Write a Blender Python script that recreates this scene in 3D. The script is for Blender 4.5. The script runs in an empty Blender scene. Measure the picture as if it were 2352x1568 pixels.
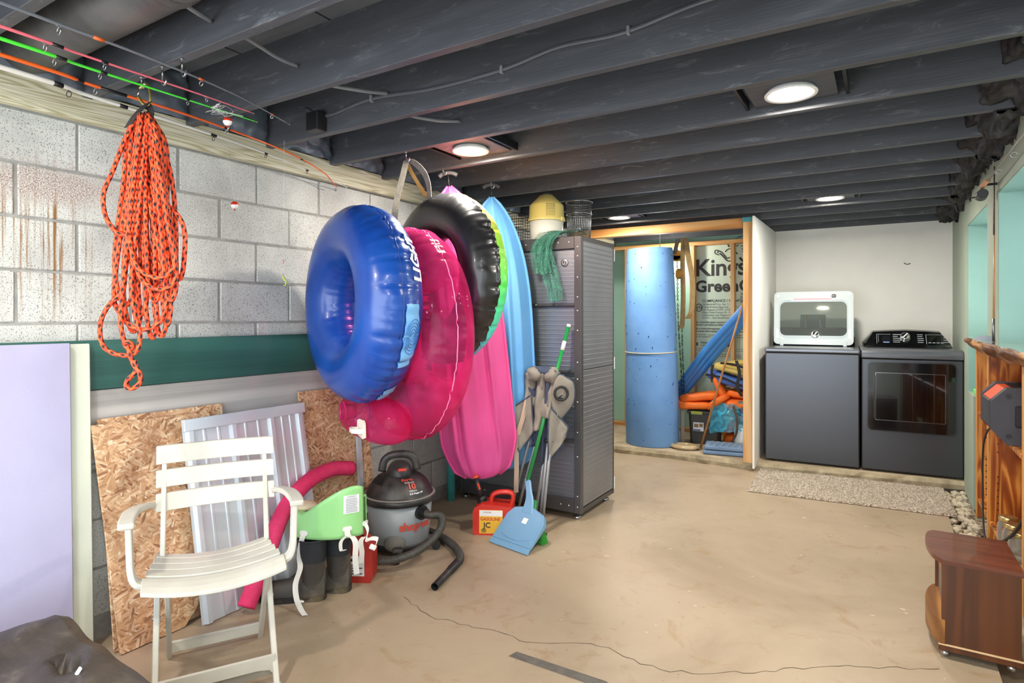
import bpy, bmesh, math, random
from mathutils import Vector, Matrix, Euler, noise
R = math.radians
random.seed(7)
scene = bpy.context.scene
COL = scene.collection

# ------------------------------------------------------------------ camera
cam_d = bpy.data.cameras.new('camera'); cam = bpy.data.objects.new('camera', cam_d); COL.objects.link(cam)
cam.location = (2.77, 0.0, 1.34)
cam.rotation_euler = (R(90), 0, R(31.751))
cam_d.sensor_width = 36.0
cam_d.lens = 36.0 * 1380.0 / 2352.0
cam_d.shift_y = -(784.0 - 727.0) / 2352.0
cam_d.clip_start = 0.02
scene.camera = cam
# ------------------------------------------------------------------ world and exposure
wd = bpy.data.worlds.new('world'); scene.world = wd; wd.use_nodes = True
bg = wd.node_tree.nodes['Background']
bg.inputs[0].default_value = (0.85, 0.925, 1.0, 1); bg.inputs[1].default_value = 4.2
scene.view_settings.view_transform = 'Standard'
scene.view_settings.look = 'None'
scene.view_settings.gamma = 1.0
scene.view_settings.use_curve_mapping = False
scene.view_settings.exposure = 0.6
scene.cycles.use_denoising = True
scene.cycles.max_bounces = 8
scene.cycles.transparent_max_bounces = 12
CAN_POWER = 20.0
CAN_COL = (1.0, 0.93, 0.82)

# ------------------------------------------------------------------ helpers
def lin(c):
    if isinstance(c, str):
        c = c.lstrip('#'); c = tuple(int(c[i:i+2], 16)/255 for i in (0, 2, 4))
    return tuple((x/12.92 if x <= .04045 else ((x+.055)/1.055)**2.4) for x in c[:3]) + (1,)

def nmat(name):
    m = bpy.data.materials.new(name); m.use_nodes = True
    nt = m.node_tree; b = nt.nodes['Principled BSDF']
    return m, nt, b

def coords(nt, scale=(1, 1, 1), kind='Object', rot=(0, 0, 0), loc=(0, 0, 0)):
    if kind == 'Position':
        g = nt.nodes.new('ShaderNodeNewGeometry'); out = g.outputs['Position']
    else:
        t = nt.nodes.new('ShaderNodeTexCoord'); out = t.outputs[kind]
    mp = nt.nodes.new('ShaderNodeMapping'); nt.links.new(out, mp.inputs[0])
    mp.inputs['Scale'].default_value = scale; mp.inputs['Rotation'].default_value = rot
    mp.inputs['Location'].default_value = loc
    return mp.outputs[0]

def tex_noise(nt, vec, scale=5, detail=4, rough=.55, dist=0):
    n = nt.nodes.new('ShaderNodeTexNoise'); nt.links.new(vec, n.inputs['Vector'])
    n.inputs['Scale'].default_value = scale; n.inputs['Detail'].default_value = detail
    n.inputs['Roughness'].default_value = rough; n.inputs['Distortion'].default_value = dist
    return n.outputs['Fac']

def ramp(nt, fac, stops):
    r = nt.nodes.new('ShaderNodeValToRGB'); nt.links.new(fac, r.inputs[0])
    els = r.color_ramp.elements
    while len(els) < len(stops): els.new(.5)
    for e, (p, c) in zip(els, stops):
        e.position = p; e.color = lin(c) if not isinstance(c, (int, float)) else (c, c, c, 1)
    return r.outputs[0]

def mixc(nt, fac, a, b, mode='MIX'):
    m = nt.nodes.new('ShaderNodeMix'); m.data_type = 'RGBA'; m.blend_type = mode
    for sock, val in ((m.inputs[0], fac), (m.inputs[6], a), (m.inputs[7], b)):
        if hasattr(val, 'is_output'): nt.links.new(val, sock)
        elif isinstance(val, (int, float)): sock.default_value = val
        else: sock.default_value = lin(val)
    return m.outputs[2]

def mth(nt, op, a, b=0.0, clamp=False):
    m = nt.nodes.new('ShaderNodeMath'); m.operation = op; m.use_clamp = clamp
    for sock, val in ((m.inputs[0], a), (m.inputs[1], b)):
        if hasattr(val, 'is_output'): nt.links.new(val, sock)
        else: sock.default_value = val
    return m.outputs[0]

def bump(nt, b, h, strength=.3, dist=.01):
    bp = nt.nodes.new('ShaderNodeBump'); bp.inputs['Strength'].default_value = strength
    bp.inputs['Distance'].default_value = dist
    nt.links.new(h, bp.inputs['Height']); nt.links.new(bp.outputs[0], b.inputs['Normal'])

def M(name, col, rough=.5, metal=0, col2=None, scale=6, detail=4, lo=.35, hi=.65, stretch=(1, 1, 1),
      bmp=0, bscale=60, coat=0, trans=0, emis=0, spec=.5, aniso=0, sheen=0, bstretch=None):
    m, nt, b = nmat(name)
    b.inputs['Roughness'].default_value = rough; b.inputs['Metallic'].default_value = metal
    b.inputs['Coat Weight'].default_value = coat; b.inputs['Coat Roughness'].default_value = .12
    b.inputs['Transmission Weight'].default_value = trans
    b.inputs['Specular IOR Level'].default_value = spec
    if sheen: b.inputs['Sheen Weight'].default_value = sheen
    if col2:
        v = coords(nt, stretch)
        c = ramp(nt, tex_noise(nt, v, scale, detail), [(lo, col), (hi, col2)])
        nt.links.new(c, b.inputs['Base Color'])
    else:
        b.inputs['Base Color'].default_value = lin(col)
    if emis:
        b.inputs['Emission Color'].default_value = lin(col); b.inputs['Emission Strength'].default_value = emis
    if bmp:
        v2 = coords(nt, bstretch or stretch)
        bump(nt, b, tex_noise(nt, v2, bscale, 3), bmp, .004)
    return m

def frame(z, up=(0, 0, 1)):
    z = Vector(z).normalized(); up = Vector(up)
    x = up.cross(z)
    if x.length < 1e-5: x = Vector((1, 0, 0)).cross(z)
    x.normalize(); y = z.cross(x)
    return x, y, z

class MB:
    def __init__(s): s.v = []; s.f = []; s.mi = []; s.sm = []; s.uv = []
    def add(s, vs, fs, mi=0, smooth=False, X=None, uvs=None):
        o = len(s.v)
        s.v += [tuple(X @ Vector(p)) if X is not None else tuple(p) for p in vs]
        for k, q in enumerate(fs):
            s.f.append([i+o for i in q]); s.mi.append(mi); s.sm.append(smooth)
            s.uv.append(uvs[k] if uvs else None)
        return s
    def bm(s, b, mi=0, smooth=False, X=None):
        b.verts.index_update()
        s.add([v.co[:] for v in b.verts], [[v.index for v in f.verts] for f in b.faces], mi, smooth, X); b.free(); return s
    def box(s, x0, y0, z0, x1, y1, z1, bev=0, mi=0, X=None, seg=1, smooth=False):
        b = bmesh.new(); bmesh.ops.create_cube(b, size=1)
        for v in b.verts:
            v.co = Vector(((x0+x1)/2+v.co.x*(x1-x0), (y0+y1)/2+v.co.y*(y1-y0), (z0+z1)/2+v.co.z*(z1-z0)))
        if bev: bmesh.ops.bevel(b, geom=b.edges[:], offset=bev, segments=seg, profile=.5, affect='EDGES')
        bmesh.ops.recalc_face_normals(b, faces=b.faces[:])
        return s.bm(b, mi, smooth, X)
    def bar(s, a, b, w, h, up=(0, 0, 1), bev=0, mi=0):
        a = Vector(a); b = Vector(b); x, y, z = frame(b-a, up); L = (b-a).length
        X = Matrix((x, y, z)).transposed().to_4x4(); X.translation = a
        return s.box(-w/2, -h/2, 0, w/2, h/2, L, bev, mi, X)
    def tube(s, pts, r, n=8, closed=False, caps=True, mi=0, smooth=True, X=None, uvscale=None, flat=1.0):
        pts = [Vector(p) for p in pts]; N = len(pts); rs = r if isinstance(r, (list, tuple)) else [r]*N
        tan = []
        for i in range(N):
            a = pts[(i-1) % N] if closed or i > 0 else pts[i]
            b = pts[(i+1) % N] if closed or i < N-1 else pts[i]
            t = b-a; tan.append(t.normalized() if t.length > 1e-9 else Vector((0, 0, 1)))
        up = Vector((0, 0, 1)) if abs(tan[0].z) < .9 else Vector((1, 0, 0))
        nrm = (up-tan[0]*up.dot(tan[0])).normalized()
        vs = []; L = [0]
        for i in range(N):
            if i: L.append(L[-1]+(pts[i]-pts[i-1]).length)
            nrm = nrm-tan[i]*nrm.dot(tan[i])
            nrm = nrm.normalized() if nrm.length > 1e-6 else frame(tan[i])[0]
            bn = tan[i].cross(nrm)
            for k in range(n):
                a = 2*math.pi*k/n
                vs.append(pts[i]+(nrm*math.cos(a)+bn*math.sin(a)*flat)*rs[i])
        fs = []; uvs = []
        for i in range(N if closed else N-1):
            j = (i+1) % N; l1 = L[i]; l2 = L[j] if j else L[i]+.02
            for k in range(n):
                q = (k+1) % n
                fs.append([i*n+k, i*n+q, j*n+q, j*n+k])
                if uvscale: uvs.append([(l1*uvscale, k/n), (l1*uvscale, (k+1)/n), (l2*uvscale, (k+1)/n), (l2*uvscale, k/n)])
        if caps and not closed:
            fs.append(list(range(n))[::-1]); fs.append([(N-1)*n+k for k in range(n)])
            if uvscale: uvs += [[(0, 0)]*n]*2
        return s.add(vs, fs, mi, smooth, X, uvs if uvscale else None)
    def cyl(s, a, b, r, r2=None, n=16, mi=0, smooth=True, X=None):
        # separate caps so that they stay flat
        a = Vector(a); b = Vector(b); x, y, z = frame(b-a); r2 = r if r2 is None else r2
        ca = [a+(x*math.cos(2*math.pi*k/n)+y*math.sin(2*math.pi*k/n))*r for k in range(n)]
        cb = [b+(x*math.cos(2*math.pi*k/n)+y*math.sin(2*math.pi*k/n))*r2 for k in range(n)]
        s.add(ca+cb, [[k, (k+1) % n, n+(k+1) % n, n+k] for k in range(n)], mi, smooth, X)
        s.add(ca, [list(range(n))[::-1]], mi, False, X); s.add(cb, [list(range(n))], mi, False, X); return s
    def lathe(s, prof, n=32, mi=0, smooth=True, X=None, sx=1, sy=1, caps=True):
        vs = [(r*math.cos(2*math.pi*k/n)*sx, r*math.sin(2*math.pi*k/n)*sy, z) for r, z in prof for k in range(n)]
        fs = [[i*n+k, i*n+(k+1) % n, (i+1)*n+(k+1) % n, (i+1)*n+k] for i in range(len(prof)-1) for k in range(n)]
        if caps: fs += [list(range(n))[::-1], [(len(prof)-1)*n+k for k in range(n)]]
        return s.add(vs, fs, mi, smooth, X)
    def prism(s, poly, z0, z1, mi=0, X=None, smooth=False):
        n = len(poly)
        ar = sum(poly[i][0]*poly[(i+1) % n][1]-poly[(i+1) % n][0]*poly[i][1] for i in range(n))
        if ar < 0: poly = poly[::-1]
        vs = [(x, y, z0) for x, y in poly]+[(x, y, z1) for x, y in poly]
        s.add(vs, [[k, (k+1) % n, n+(k+1) % n, n+k] for k in range(n)], mi, smooth, X)
        b = bmesh.new(); bv = [b.verts.new(v) for v in vs]
        b.faces.new(bv[:n][::-1]); b.faces.new(bv[n:])
        bmesh.ops.triangulate(b, faces=b.faces[:])
        return s.bm(b, mi, False, X)
    def grid(s, nu, nv, fn, cu=False, cv=False, mi=0, smooth=True, X=None, flip=False):
        vs = [fn(i/(nu if cu else nu-1), j/(nv if cv else nv-1)) for i in range(nu) for j in range(nv)]
        fs = []
        for i in range(nu if cu else nu-1):
            for j in range(nv if cv else nv-1):
                a, b = (i+1) % nu, (j+1) % nv
                q = [i*nv+j, a*nv+j, a*nv+b, i*nv+b]
                fs.append(q[::-1] if flip else q)
        return s.add(vs, fs, mi, smooth, X)
    def ball(s, c, r, nu=16, nv=10, mi=0, sc=(1, 1, 1), X=None):
        c = Vector(c)
        prof = [(max(math.sin(math.pi*j/nv), 1e-4)*r, -math.cos(math.pi*j/nv)*r) for j in range(nv+1)]
        T = Matrix.Translation(c) @ Matrix.Diagonal((*sc, 1))
        return s.lathe(prof, nu, mi, True, (X @ T) if X is not None else T, caps=False)
    def ribbon(s, pts, w, dirs, t=.002, mi=0, smooth=True, X=None):
        # flat strap: points, width direction (one or list), thickness
        pts = [Vector(p) for p in pts]; N = len(pts)
        D = [Vector(d).normalized() for d in dirs] if isinstance(dirs[0], (list, tuple, Vector)) else [Vector(dirs).normalized()]*N
        ws = w if isinstance(w, (list, tuple)) else [w]*N
        vs = []
        for i in range(N):
            tg = (pts[min(i+1, N-1)]-pts[max(i-1, 0)]).normalized(); nn = tg.cross(D[i])
            nn = nn.normalized()*t/2 if nn.length > 1e-6 else Vector((0, 0, t/2)); d = D[i]*ws[i]/2
            vs += [pts[i]-d-nn, pts[i]+d-nn, pts[i]+d+nn, pts[i]-d+nn]
        fs = [[i*4+k, i*4+(k+1) % 4, (i+1)*4+(k+1) % 4, (i+1)*4+k] for i in range(N-1) for k in range(4)]
        fs += [[3, 2, 1, 0], [(N-1)*4+k for k in range(4)]]
        return s.add(vs, fs, mi, False, X)
    def build(s, name, mats, parent=None, bevel=0, seg=2, sub=0, solid=0, fixn=True, disp=None):
        me = bpy.data.meshes.new(name); me.from_pydata(s.v, [], s.f)
        mats = mats if isinstance(mats, (list, tuple)) else [mats]
        for m in mats: me.materials.append(m)
        me.polygons.foreach_set('material_index', s.mi); me.polygons.foreach_set('use_smooth', s.sm)
        if any(u for u in s.uv):
            ul = me.uv_layers.new(name='UVMap')
            for p, u in zip(me.polygons, s.uv):
                if u:
                    for li, c in zip(p.loop_indices, u): ul.data[li].uv = c
        me.update()
        if fixn:
            b = bmesh.new(); b.from_mesh(me); bmesh.ops.recalc_face_normals(b, faces=b.faces[:]); b.to_mesh(me); b.free()
        o = bpy.data.objects.new(name, me); COL.objects.link(o)
        if parent is not None: o.parent = parent
        if solid:
            k = o.modifiers.new('solid', 'SOLIDIFY'); k.thickness = solid; k.offset = 0
        if bevel:
            k = o.modifiers.new('bevel', 'BEVEL'); k.width = bevel; k.segments = seg; k.limit_method = 'ANGLE'; k.angle_limit = R(35)
        if sub:
            k = o.modifiers.new('sub', 'SUBSURF'); k.levels = sub; k.render_levels = sub
        return o

def tag(o, label, cat, group=None, kind=None):
    o['label'] = label; o['category'] = cat
    if group: o['group'] = group
    if kind: o['kind'] = kind
    return o
def thing(name, label, cat, loc=(0, 0, 0), rotz=0, group=None, rot=None):
    o = bpy.data.objects.new(name, None); COL.objects.link(o); o.empty_display_size = .05
    o.location = loc; o.rotation_euler = rot if rot else (0, 0, rotz)
    return tag(o, label, cat, group)
def struct(o, label=None):
    o['kind'] = 'structure'
    if label: o['label'] = label
    return o
def copy_obj(o, parent=None, loc=None, rot=None, scl=None):
    c = o.copy(); COL.objects.link(c)
    if parent is not None: c.parent = parent
    if loc is not None: c.location = loc
    if rot is not None: c.rotation_euler = rot
    if scl is not None: c.scale = scl
    return c
def spline(pts, n=8, closed=False):
    P = [Vector(p) for p in pts]; N = len(P); out = []
    for i in range(N if closed else N-1):
        p0 = P[(i-1) % N] if closed or i > 0 else P[0]*2-P[1]
        p1 = P[i]; p2 = P[(i+1) % N]
        p3 = P[(i+2) % N] if closed or i+2 < N else P[-1]*2-P[-2]
        for k in range(n):
            t = k/n
            out.append(.5*((2*p1)+(p2-p0)*t+(2*p0-5*p1+4*p2-p3)*t*t+(3*p1-p0-3*p2+p3)*t**3))
    if not closed: out.append(P[-1])
    return out
def trs(loc=(0, 0, 0), rot=(0, 0, 0), scl=(1, 1, 1)):
    return Matrix.LocRotScale(Vector(loc), Euler(rot), Vector(scl))
def basis(o, x, y):
    # matrix whose local x / y axes are the given directions
    x = Vector(x).normalized(); y = Vector(y); y = (y-x*y.dot(x)).normalized(); z = x.cross(y)
    X = Matrix((x, y, z)).transposed().to_4x4(); X.translation = Vector(o); return X
_font_cache = {}
def text_geo(s, size=1.0, align='LEFT', shear=0.0, bold=0.0, space=1.0):
    cu = bpy.data.curves.new('t', 'FONT'); cu.body = s; cu.size = size; cu.align_x = align
    cu.shear = shear; cu.offset = bold; cu.space_character = space; cu.resolution_u = 3
    ob = bpy.data.objects.new('t', cu)
    me = bpy.data.meshes.new_from_object(ob)
    vs = [v.co[:] for v in me.vertices]; fs = [list(p.vertices) for p in me.polygons]
    bpy.data.objects.remove(ob); bpy.data.curves.remove(cu); bpy.data.meshes.remove(me)
    return vs, fs
def add_text(mb, s, size, X=None, fn=None, mi=0, **k):
    vs, fs = text_geo(s, size, **k)
    if fn: vs = [fn(v[0], v[1]) for v in vs]
    mb.add(vs, fs, mi, False, X); return mb
def nz(x, y=0, z=0, s=1): return noise.noise(Vector((x*s, y*s, z*s)))
# ------------------------------------------------------------------ materials
def m_block():
    m, nt, b = nmat('concrete_block')
    P = coords(nt, (1, 1, 1), 'Position')
    n1 = tex_noise(nt, P, 3.0, 5, .6)
    base = ramp(nt, n1, [(.3, '#b4b4b0'), (.55, '#cbccc7'), (.75, '#d8d8d3')])
    sp = tex_noise(nt, P, 190, 2, .6)
    pits = ramp(nt, sp, [(.36, '#6c6a66'), (.43, '#ffffff')])
    base = mixc(nt, .7, base, pits, 'MULTIPLY')
    # rust run below a damp patch on the wall
    sep = nt.nodes.new('ShaderNodeSeparateXYZ'); nt.links.new(P, sep.inputs[0])
    streak = tex_noise(nt, coords(nt, (1, 55, 1.2), 'Position'), 1.0, 4, .6)
    big = tex_noise(nt, P, 7, 4, .6)
    def band(v, c, w):
        d = mth(nt, 'ABSOLUTE', mth(nt, 'SUBTRACT', v, c)); return mth(nt, 'SUBTRACT', 1.0, mth(nt, 'DIVIDE', d, w), True)
    my = band(sep.outputs[1], 1.0, .24)
    mz = band(sep.outputs[2], 1.63, .38)
    st = mth(nt, 'MULTIPLY', ramp(nt, streak, [(.50, 0.0), (.66, 1.0)]), mth(nt, 'MULTIPLY', my, mz))
    st = mth(nt, 'MULTIPLY', st, 2.4, True)
    base = mixc(nt, st, base, '#8a6238')
    py_ = band(sep.outputs[1], 1.06, .30); pz_ = band(sep.outputs[2], 1.86, .10)
    patch = mth(nt, 'MULTIPLY', mth(nt, 'MULTIPLY', py_, pz_), mth(nt, 'MULTIPLY', big, 4.2), True)
    fl = ramp(nt, tex_noise(nt, P, 210, 3, .7), [(.40, '#7d5f4c'), (.60, '#d9d3cf')])
    base = mixc(nt, mth(nt, 'MULTIPLY', patch, .85), base, fl)
    nt.links.new(base, b.inputs['Base Color']); b.inputs['Roughness'].default_value = .9
    bump(nt, b, sp, .5, .003)
    return m
def m_floor():
    m, nt, b = nmat('concrete_floor')
    P = coords(nt, (1, 1, 1), 'Position')
    c = ramp(nt, tex_noise(nt, P, 1.1, 6, .6, .6), [(.3, '#98866f'), (.5, '#a8967f'), (.7, '#b09e86')])
    st = ramp(nt, tex_noise(nt, P, 5.5, 6, .7, 1.0), [(.56, 0.0), (.72, 1.0)])
    c = mixc(nt, mth(nt, 'MULTIPLY', st, .5), c, '#8f6d3c')
    sp = ramp(nt, tex_noise(nt, P, 55, 2, .5), [(.71, 0.0), (.74, 1.0)])
    c = mixc(nt, mth(nt, 'MULTIPLY', sp, .5), c, '#6b5038')
    wh = ramp(nt, tex_noise(nt, coords(nt, (1, 1.6, 1), 'Position', loc=(4, 2, 0)), 17, 2, .5), [(.735, 0.0), (.75, 1.0)])
    c = mixc(nt, mth(nt, 'MULTIPLY', wh, .6), c, '#e3d9c8')
    nt.links.new(c, b.inputs['Base Color'])
    r = ramp(nt, tex_noise(nt, P, 2.3, 4), [(.3, .42), (.7, .62)]); nt.links.new(r, b.inputs['Roughness'])
    bump(nt, b, tex_noise(nt, P, 40, 4), .08, .004)
    return m
def m_osb():
    m, nt, b = nmat('strand_board')
    cols = []
    P = coords(nt, (1, 1, 1), 'Position')
    for k, (rx, sx) in enumerate(((.35, 1.0), (-.9, 1.2), (1.3, .9))):
        dn = nt.nodes.new('ShaderNodeTexNoise'); dn.inputs['Scale'].default_value = 6+2*k
        v0 = coords(nt, (1, 1, 1), 'Position', rot=(rx, 0, 0)); nt.links.new(v0, dn.inputs['Vector'])
        mm = nt.nodes.new('ShaderNodeMix'); mm.data_type = 'VECTOR'; mm.inputs[0].default_value = .02
        nt.links.new(v0, mm.inputs[4]); nt.links.new(dn.outputs['Color'], mm.inputs[5])
        mp = nt.nodes.new('ShaderNodeMapping'); nt.links.new(mm.outputs[1], mp.inputs[0]); mp.inputs['Scale'].default_value = (1, 120*sx, 24*sx)
        vo = nt.nodes.new('ShaderNodeTexVoronoi'); vo.inputs['Scale'].default_value = 1; nt.links.new(mp.outputs[0], vo.inputs['Vector'])
        sp = nt.nodes.new('ShaderNodeSeparateColor'); nt.links.new(vo.outputs['Color'], sp.inputs[0])
        cols.append((ramp(nt, sp.outputs[0], [(0, '#96694a'), (.2, '#bd9068'), (.55, '#cfa57e'), (.85, '#dcba96'), (1, '#e8d3b4')]), sp.outputs[1]))
    k1 = ramp(nt, tex_noise(nt, P, 26, 2), [(.47, 0.0), (.5, 1.0)])
    k2 = ramp(nt, tex_noise(nt, coords(nt, (1, 1, 1), 'Position', loc=(3, 1, 7)), 30, 2), [(.5, 0.0), (.53, 1.0)])
    c = mixc(nt, k2, mixc(nt, k1, cols[0][0], cols[1][0]), cols[2][0])
    damp = ramp(nt, tex_noise(nt, P, 3.2, 4, .6, .5), [(.55, 0.0), (.68, 1.0)])
    c = mixc(nt, mth(nt, 'MULTIPLY', damp, .55), c, '#8f5c1c', 'MULTIPLY')
    nt.links.new(c, b.inputs['Base Color']); b.inputs['Roughness'].default_value = .7
    bump(nt, b, mixc(nt, k1, cols[0][1], cols[1][1]), .25, .003)
    return m
def m_wood(name, c1, c2, c3, rings=14, stretch=(1, 1, .08), rough=.5, coat=0, dist=3.0):
    m, nt, b = nmat(name)
    v = coords(nt, stretch)
    n = tex_noise(nt, v, rings*.35, 3, .5, dist*.2)
    w = nt.nodes.new('ShaderNodeMath'); w.operation = 'SINE'
    nt.links.new(mth(nt, 'MULTIPLY', n, rings*4.0), w.inputs[0])
    fac = mth(nt, 'ADD', mth(nt, 'MULTIPLY', w.outputs[0], .3), .5)
    fine = tex_noise(nt, coords(nt, tuple(s*(30 if s >= .5 else 6) for s in stretch)), 4, 3)
    fac2 = mth(nt, 'ADD', mth(nt, 'MULTIPLY', fac, .75), mth(nt, 'MULTIPLY', fine, .3))
    c = ramp(nt, fac2, [(.25, c1), (.5, c2), (.8, c3)])
    nt.links.new(c, b.inputs['Base Color']); b.inputs['Roughness'].default_value = rough; b.inputs['Coat Weight'].default_value = coat
    bump(nt, b, fine, .12, .002)
    return m
def m_black_wood():
    m, nt, b = nmat('black_painted_wood')
    v = coords(nt, (.25, 3, 3), 'Position')
    c = ramp(nt, tex_noise(nt, v, 6, 5, .6, .8), [(.3, '#404246'), (.6, '#4b4d52'), (.78, '#5c5e63')])
    sc = ramp(nt, tex_noise(nt, coords(nt, (1, 4, 4), 'Position'), 5, 6, .75, 1.2), [(.57, 0.0), (.70, 1.0)])
    c = mixc(nt, mth(nt, 'MULTIPLY', sc, .6), c, '#84878b')
    nt.links.new(c, b.inputs['Base Color']); b.inputs['Roughness'].default_value = .5
    bump(nt, b, tex_noise(nt, coords(nt, (2, 60, 60)), 3, 4), .25, .003)
    return m
MAT = {}
MAT['block'] = m_block(); MAT['floor'] = m_floor(); MAT['osb'] = m_osb()
MAT['mortar'] = M('mortar', '#8f8f8b', .95, col2='#a3a29d', scale=20, bmp=.4, bscale=120)
MAT['blackwood'] = m_black_wood()
MAT['subfloor'] = M('black_painted_subfloor', '#53575d', .6, col2='#6c7075', scale=3, stretch=(1, 4, 1), bmp=.2, bscale=25)
MAT['pine'] = m_wood('pine_lumber', '#b98d55', '#cfa871', '#dcbb88', 10, (.5, .08, 1), .65)
MAT['pine_x'] = m_wood('pine_header', '#b5793c', '#c98f52', '#d6a86e', 10, (.08, 1, 1), .65)
MAT['pine_z'] = m_wood('pine_stud', '#bd8850', '#cc9d66', '#d9b183', 10, (1, 1, .08), .65)
MAT['ledger'] = m_wood('treated_lumber', '#a89f78', '#d0c9a8', '#e4dfc8', 34, (1, .05, 1), .7)
MAT['drywall'] = M('painted_drywall', '#e6e4dd', .8, col2='#edebe4', scale=2, bmp=.04, bscale=90)
MAT['greenwall'] = M('moisture_drywall', '#98a596', .75, col2='#a3afa0', scale=2, bmp=.04, bscale=80)
MAT['aqua'] = M('aqua_board', '#7fa59b', .6, col2='#89afa5', scale=2)
MAT['xps'] = M('green_foam_board', '#9cc9b4', .55, col2='#a9d2bf', scale=2)
MAT['slab'] = M('slab_concrete', '#b9a88d', .85, col2='#9d8c72', scale=6, bmp=.3, bscale=30)
MAT['slab_edge'] = M('slab_edge_concrete', '#8d8068', .95, col2='#b3a588', scale=9, detail=6, bmp=.8, bscale=25)
MAT['plastic_black'] = M('black_plastic', '#1b1b1d', .45, col2='#232325', scale=4)
MAT['polybag'] = M('black_poly_sheet', '#59616b', .28, col2='#707a85', scale=6, bmp=.5, bscale=16)
MAT['foam_black'] = M('black_spray_foam', '#1c1d1f', .55, col2='#46474a', scale=14, detail=6, lo=.45, hi=.75, bmp=.9, bscale=30)
MAT['steel'] = M('steel', '#b9bbbd', .3, 1.0)
MAT['chrome'] = M('chrome', '#e2e3e6', .08, 1.0)
MAT['white_plastic'] = M('white_plastic', '#e8e8e4', .4)
MAT['black_metal'] = M('black_metal', '#26272a', .4, .6)
MAT['cable'] = M('grey_cable', '#83868a', .4)

# ------------------------------------------------------------------ room shell
YB = 6.75; XR = 3.30; ZJ = 2.22; ZS = 2.455
mb = MB(); mb.box(-.3, -1.6, -.12, 3.14, YB+.2, 0)
floor = struct(mb.build('floor', MAT['floor']))
# floor crack: a thin dark gap following the slab
def crack(pts, w, seed):
    random.seed(seed); P = []
    for i in range(len(pts)-1):
        a, b_ = Vector((*pts[i], 0)), Vector((*pts[i+1], 0)); n = max(2, int((b_-a).length/.035))
        for k in range(n):
            q = a.lerp(b_, k/n); q += Vector((random.uniform(-.006, .006), random.uniform(-.012, .012), 0)); P.append(q)
    P.append(Vector((*pts[-1], 0)))
    m_ = MB(); vs = []
    for i, p in enumerate(P):
        h = w*random.uniform(.4, 1.1)/2; vs += [(p.x, p.y-h, .0007), (p.x, p.y+h, .0007)]
    m_.add(vs, [[2*i, 2*i+2, 2*i+3, 2*i+1] for i in range(len(P)-1)])
    return m_.build('crack', MAT['crack'], floor)
MAT['crack'] = M('crack_gap', '#4f4334', .95)
crack([(.82, 2.17), (1.05, 2.09), (1.30, 2.13), (1.52, 2.14), (1.78, 2.27), (2.05, 2.23), (2.26, 2.34), (2.42, 2.46), (2.62, 2.62), (2.95, 2.80)], .004, 3)
crack([(1.52, 2.14), (1.56, 1.95), (1.57, 1.80)], .002, 5)
# ground below the floor edge along the right wall
mb = MB(); mb.box(3.12, -1.6, -.14, 3.64, YB, -.06)
struct(mb.build('trim_1', M('bare_earth', '#8d7c63', .95, col2='#b3a287', scale=12, bmp=.6, bscale=40)), 'bare ground strip between floor and wall')
# raised slab
edge = [(-.02, 5.60), (.30, 5.585), (.55, 5.57), (.9, 5.60), (1.12, 5.605), (1.35, 5.585), (1.56, 5.565), (1.86, 5.60), (2.3, 5.66), (2.8, 5.72), (3.31, 5.79)]
ee = []
for i in range(len(edge)-1):
    for k in range(8):
        t = k/8; x = edge[i][0]*(1-t)+edge[i+1][0]*t; y = edge[i][1]*(1-t)+edge[i+1][1]*t
        ee.append((x, y+.014*nz(x, 3.3, 0, 9)))
ee.append(edge[-1])
mb = MB(); n = len(ee)
vs = [(x, y+.012*nz(x, 1, 0, 14), 0) for x, y in ee]+[(x, y-.005+.014*nz(x, 5, 0, 12), .035) for x, y in ee]+[(x, y+.012, .066) for x, y in ee]+[(x, y+.03, .07) for x, y in ee]+[(x, YB, .07) for x, y in ee]
fs = []; 
for r_ in range(4):
    for i in range(n-1): fs.append([r_*n+i, r_*n+i+1, (r_+1)*n+i+1, (r_+1)*n+i])
mb.add(vs, fs, 0); mb.mi = [1 if k < 2*(n-1) else 0 for k in range(len(fs))]
o = mb.build('slab', [MAT['slab'], MAT['slab_edge']], fixn=False); struct(o, 'raised concrete slab under laundry machines'); o.name = 'trim_2'

# left wall: mortar bed and separate blocks
mb = MB(); mb.box(-.2, -1.6, 0, -.007, YB, ZS)
wall_left = struct(mb.build('wall_left', MAT['mortar']))
bvars = []
for k in range(4):
    b_ = bmesh.new(); bmesh.ops.create_cube(b_, size=1)
    for v in b_.verts: v.co = Vector((v.co.x*.03, v.co.y*.3945, v.co.z*.1915))
    bmesh.ops.bevel(b_, geom=b_.edges[:], offset=.004, segments=1, affect='EDGES')
    random.seed(k)
    for v in b_.verts: v.co += Vector((0, random.uniform(-.0016, .0016), random.uniform(-.0016, .0016)))
    m_ = MB(); m_.bm(b_); ob = m_.build('block', MAT['block'], wall_left); bvars.append(ob)
first = [True]*4; random.seed(11)
for row in range(11):
    zc = 2.125-.2032*(row+.5)
    y = 1.142-.4064*3+.2032+(0 if row % 2 == 0 else .2032)
    while y < 4.3:
        k = random.randrange(4)
        lo = (-.015+random.uniform(-.0025, .0015), y+random.uniform(-.003, .003), zc)
        if zc > .05:
            if first[k]: bvars[k].location = lo; first[k] = False
            else: copy_obj(bvars[k], wall_left, lo)
        y += .4064
for k in range(4):
    if first[k]: bvars[k].location = (-.015, -1.0-.41*k, .3)
# ledger
mb = MB(); mb.box(0, -1.6, 2.125, .038, 3.02, 2.245, .003)
mb.box(0, 3.025, 2.125, .038, YB, 2.245, .003)
struct(mb.build('trim_3', MAT['ledger']), 'treated ledger board along top of block wall')

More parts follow.
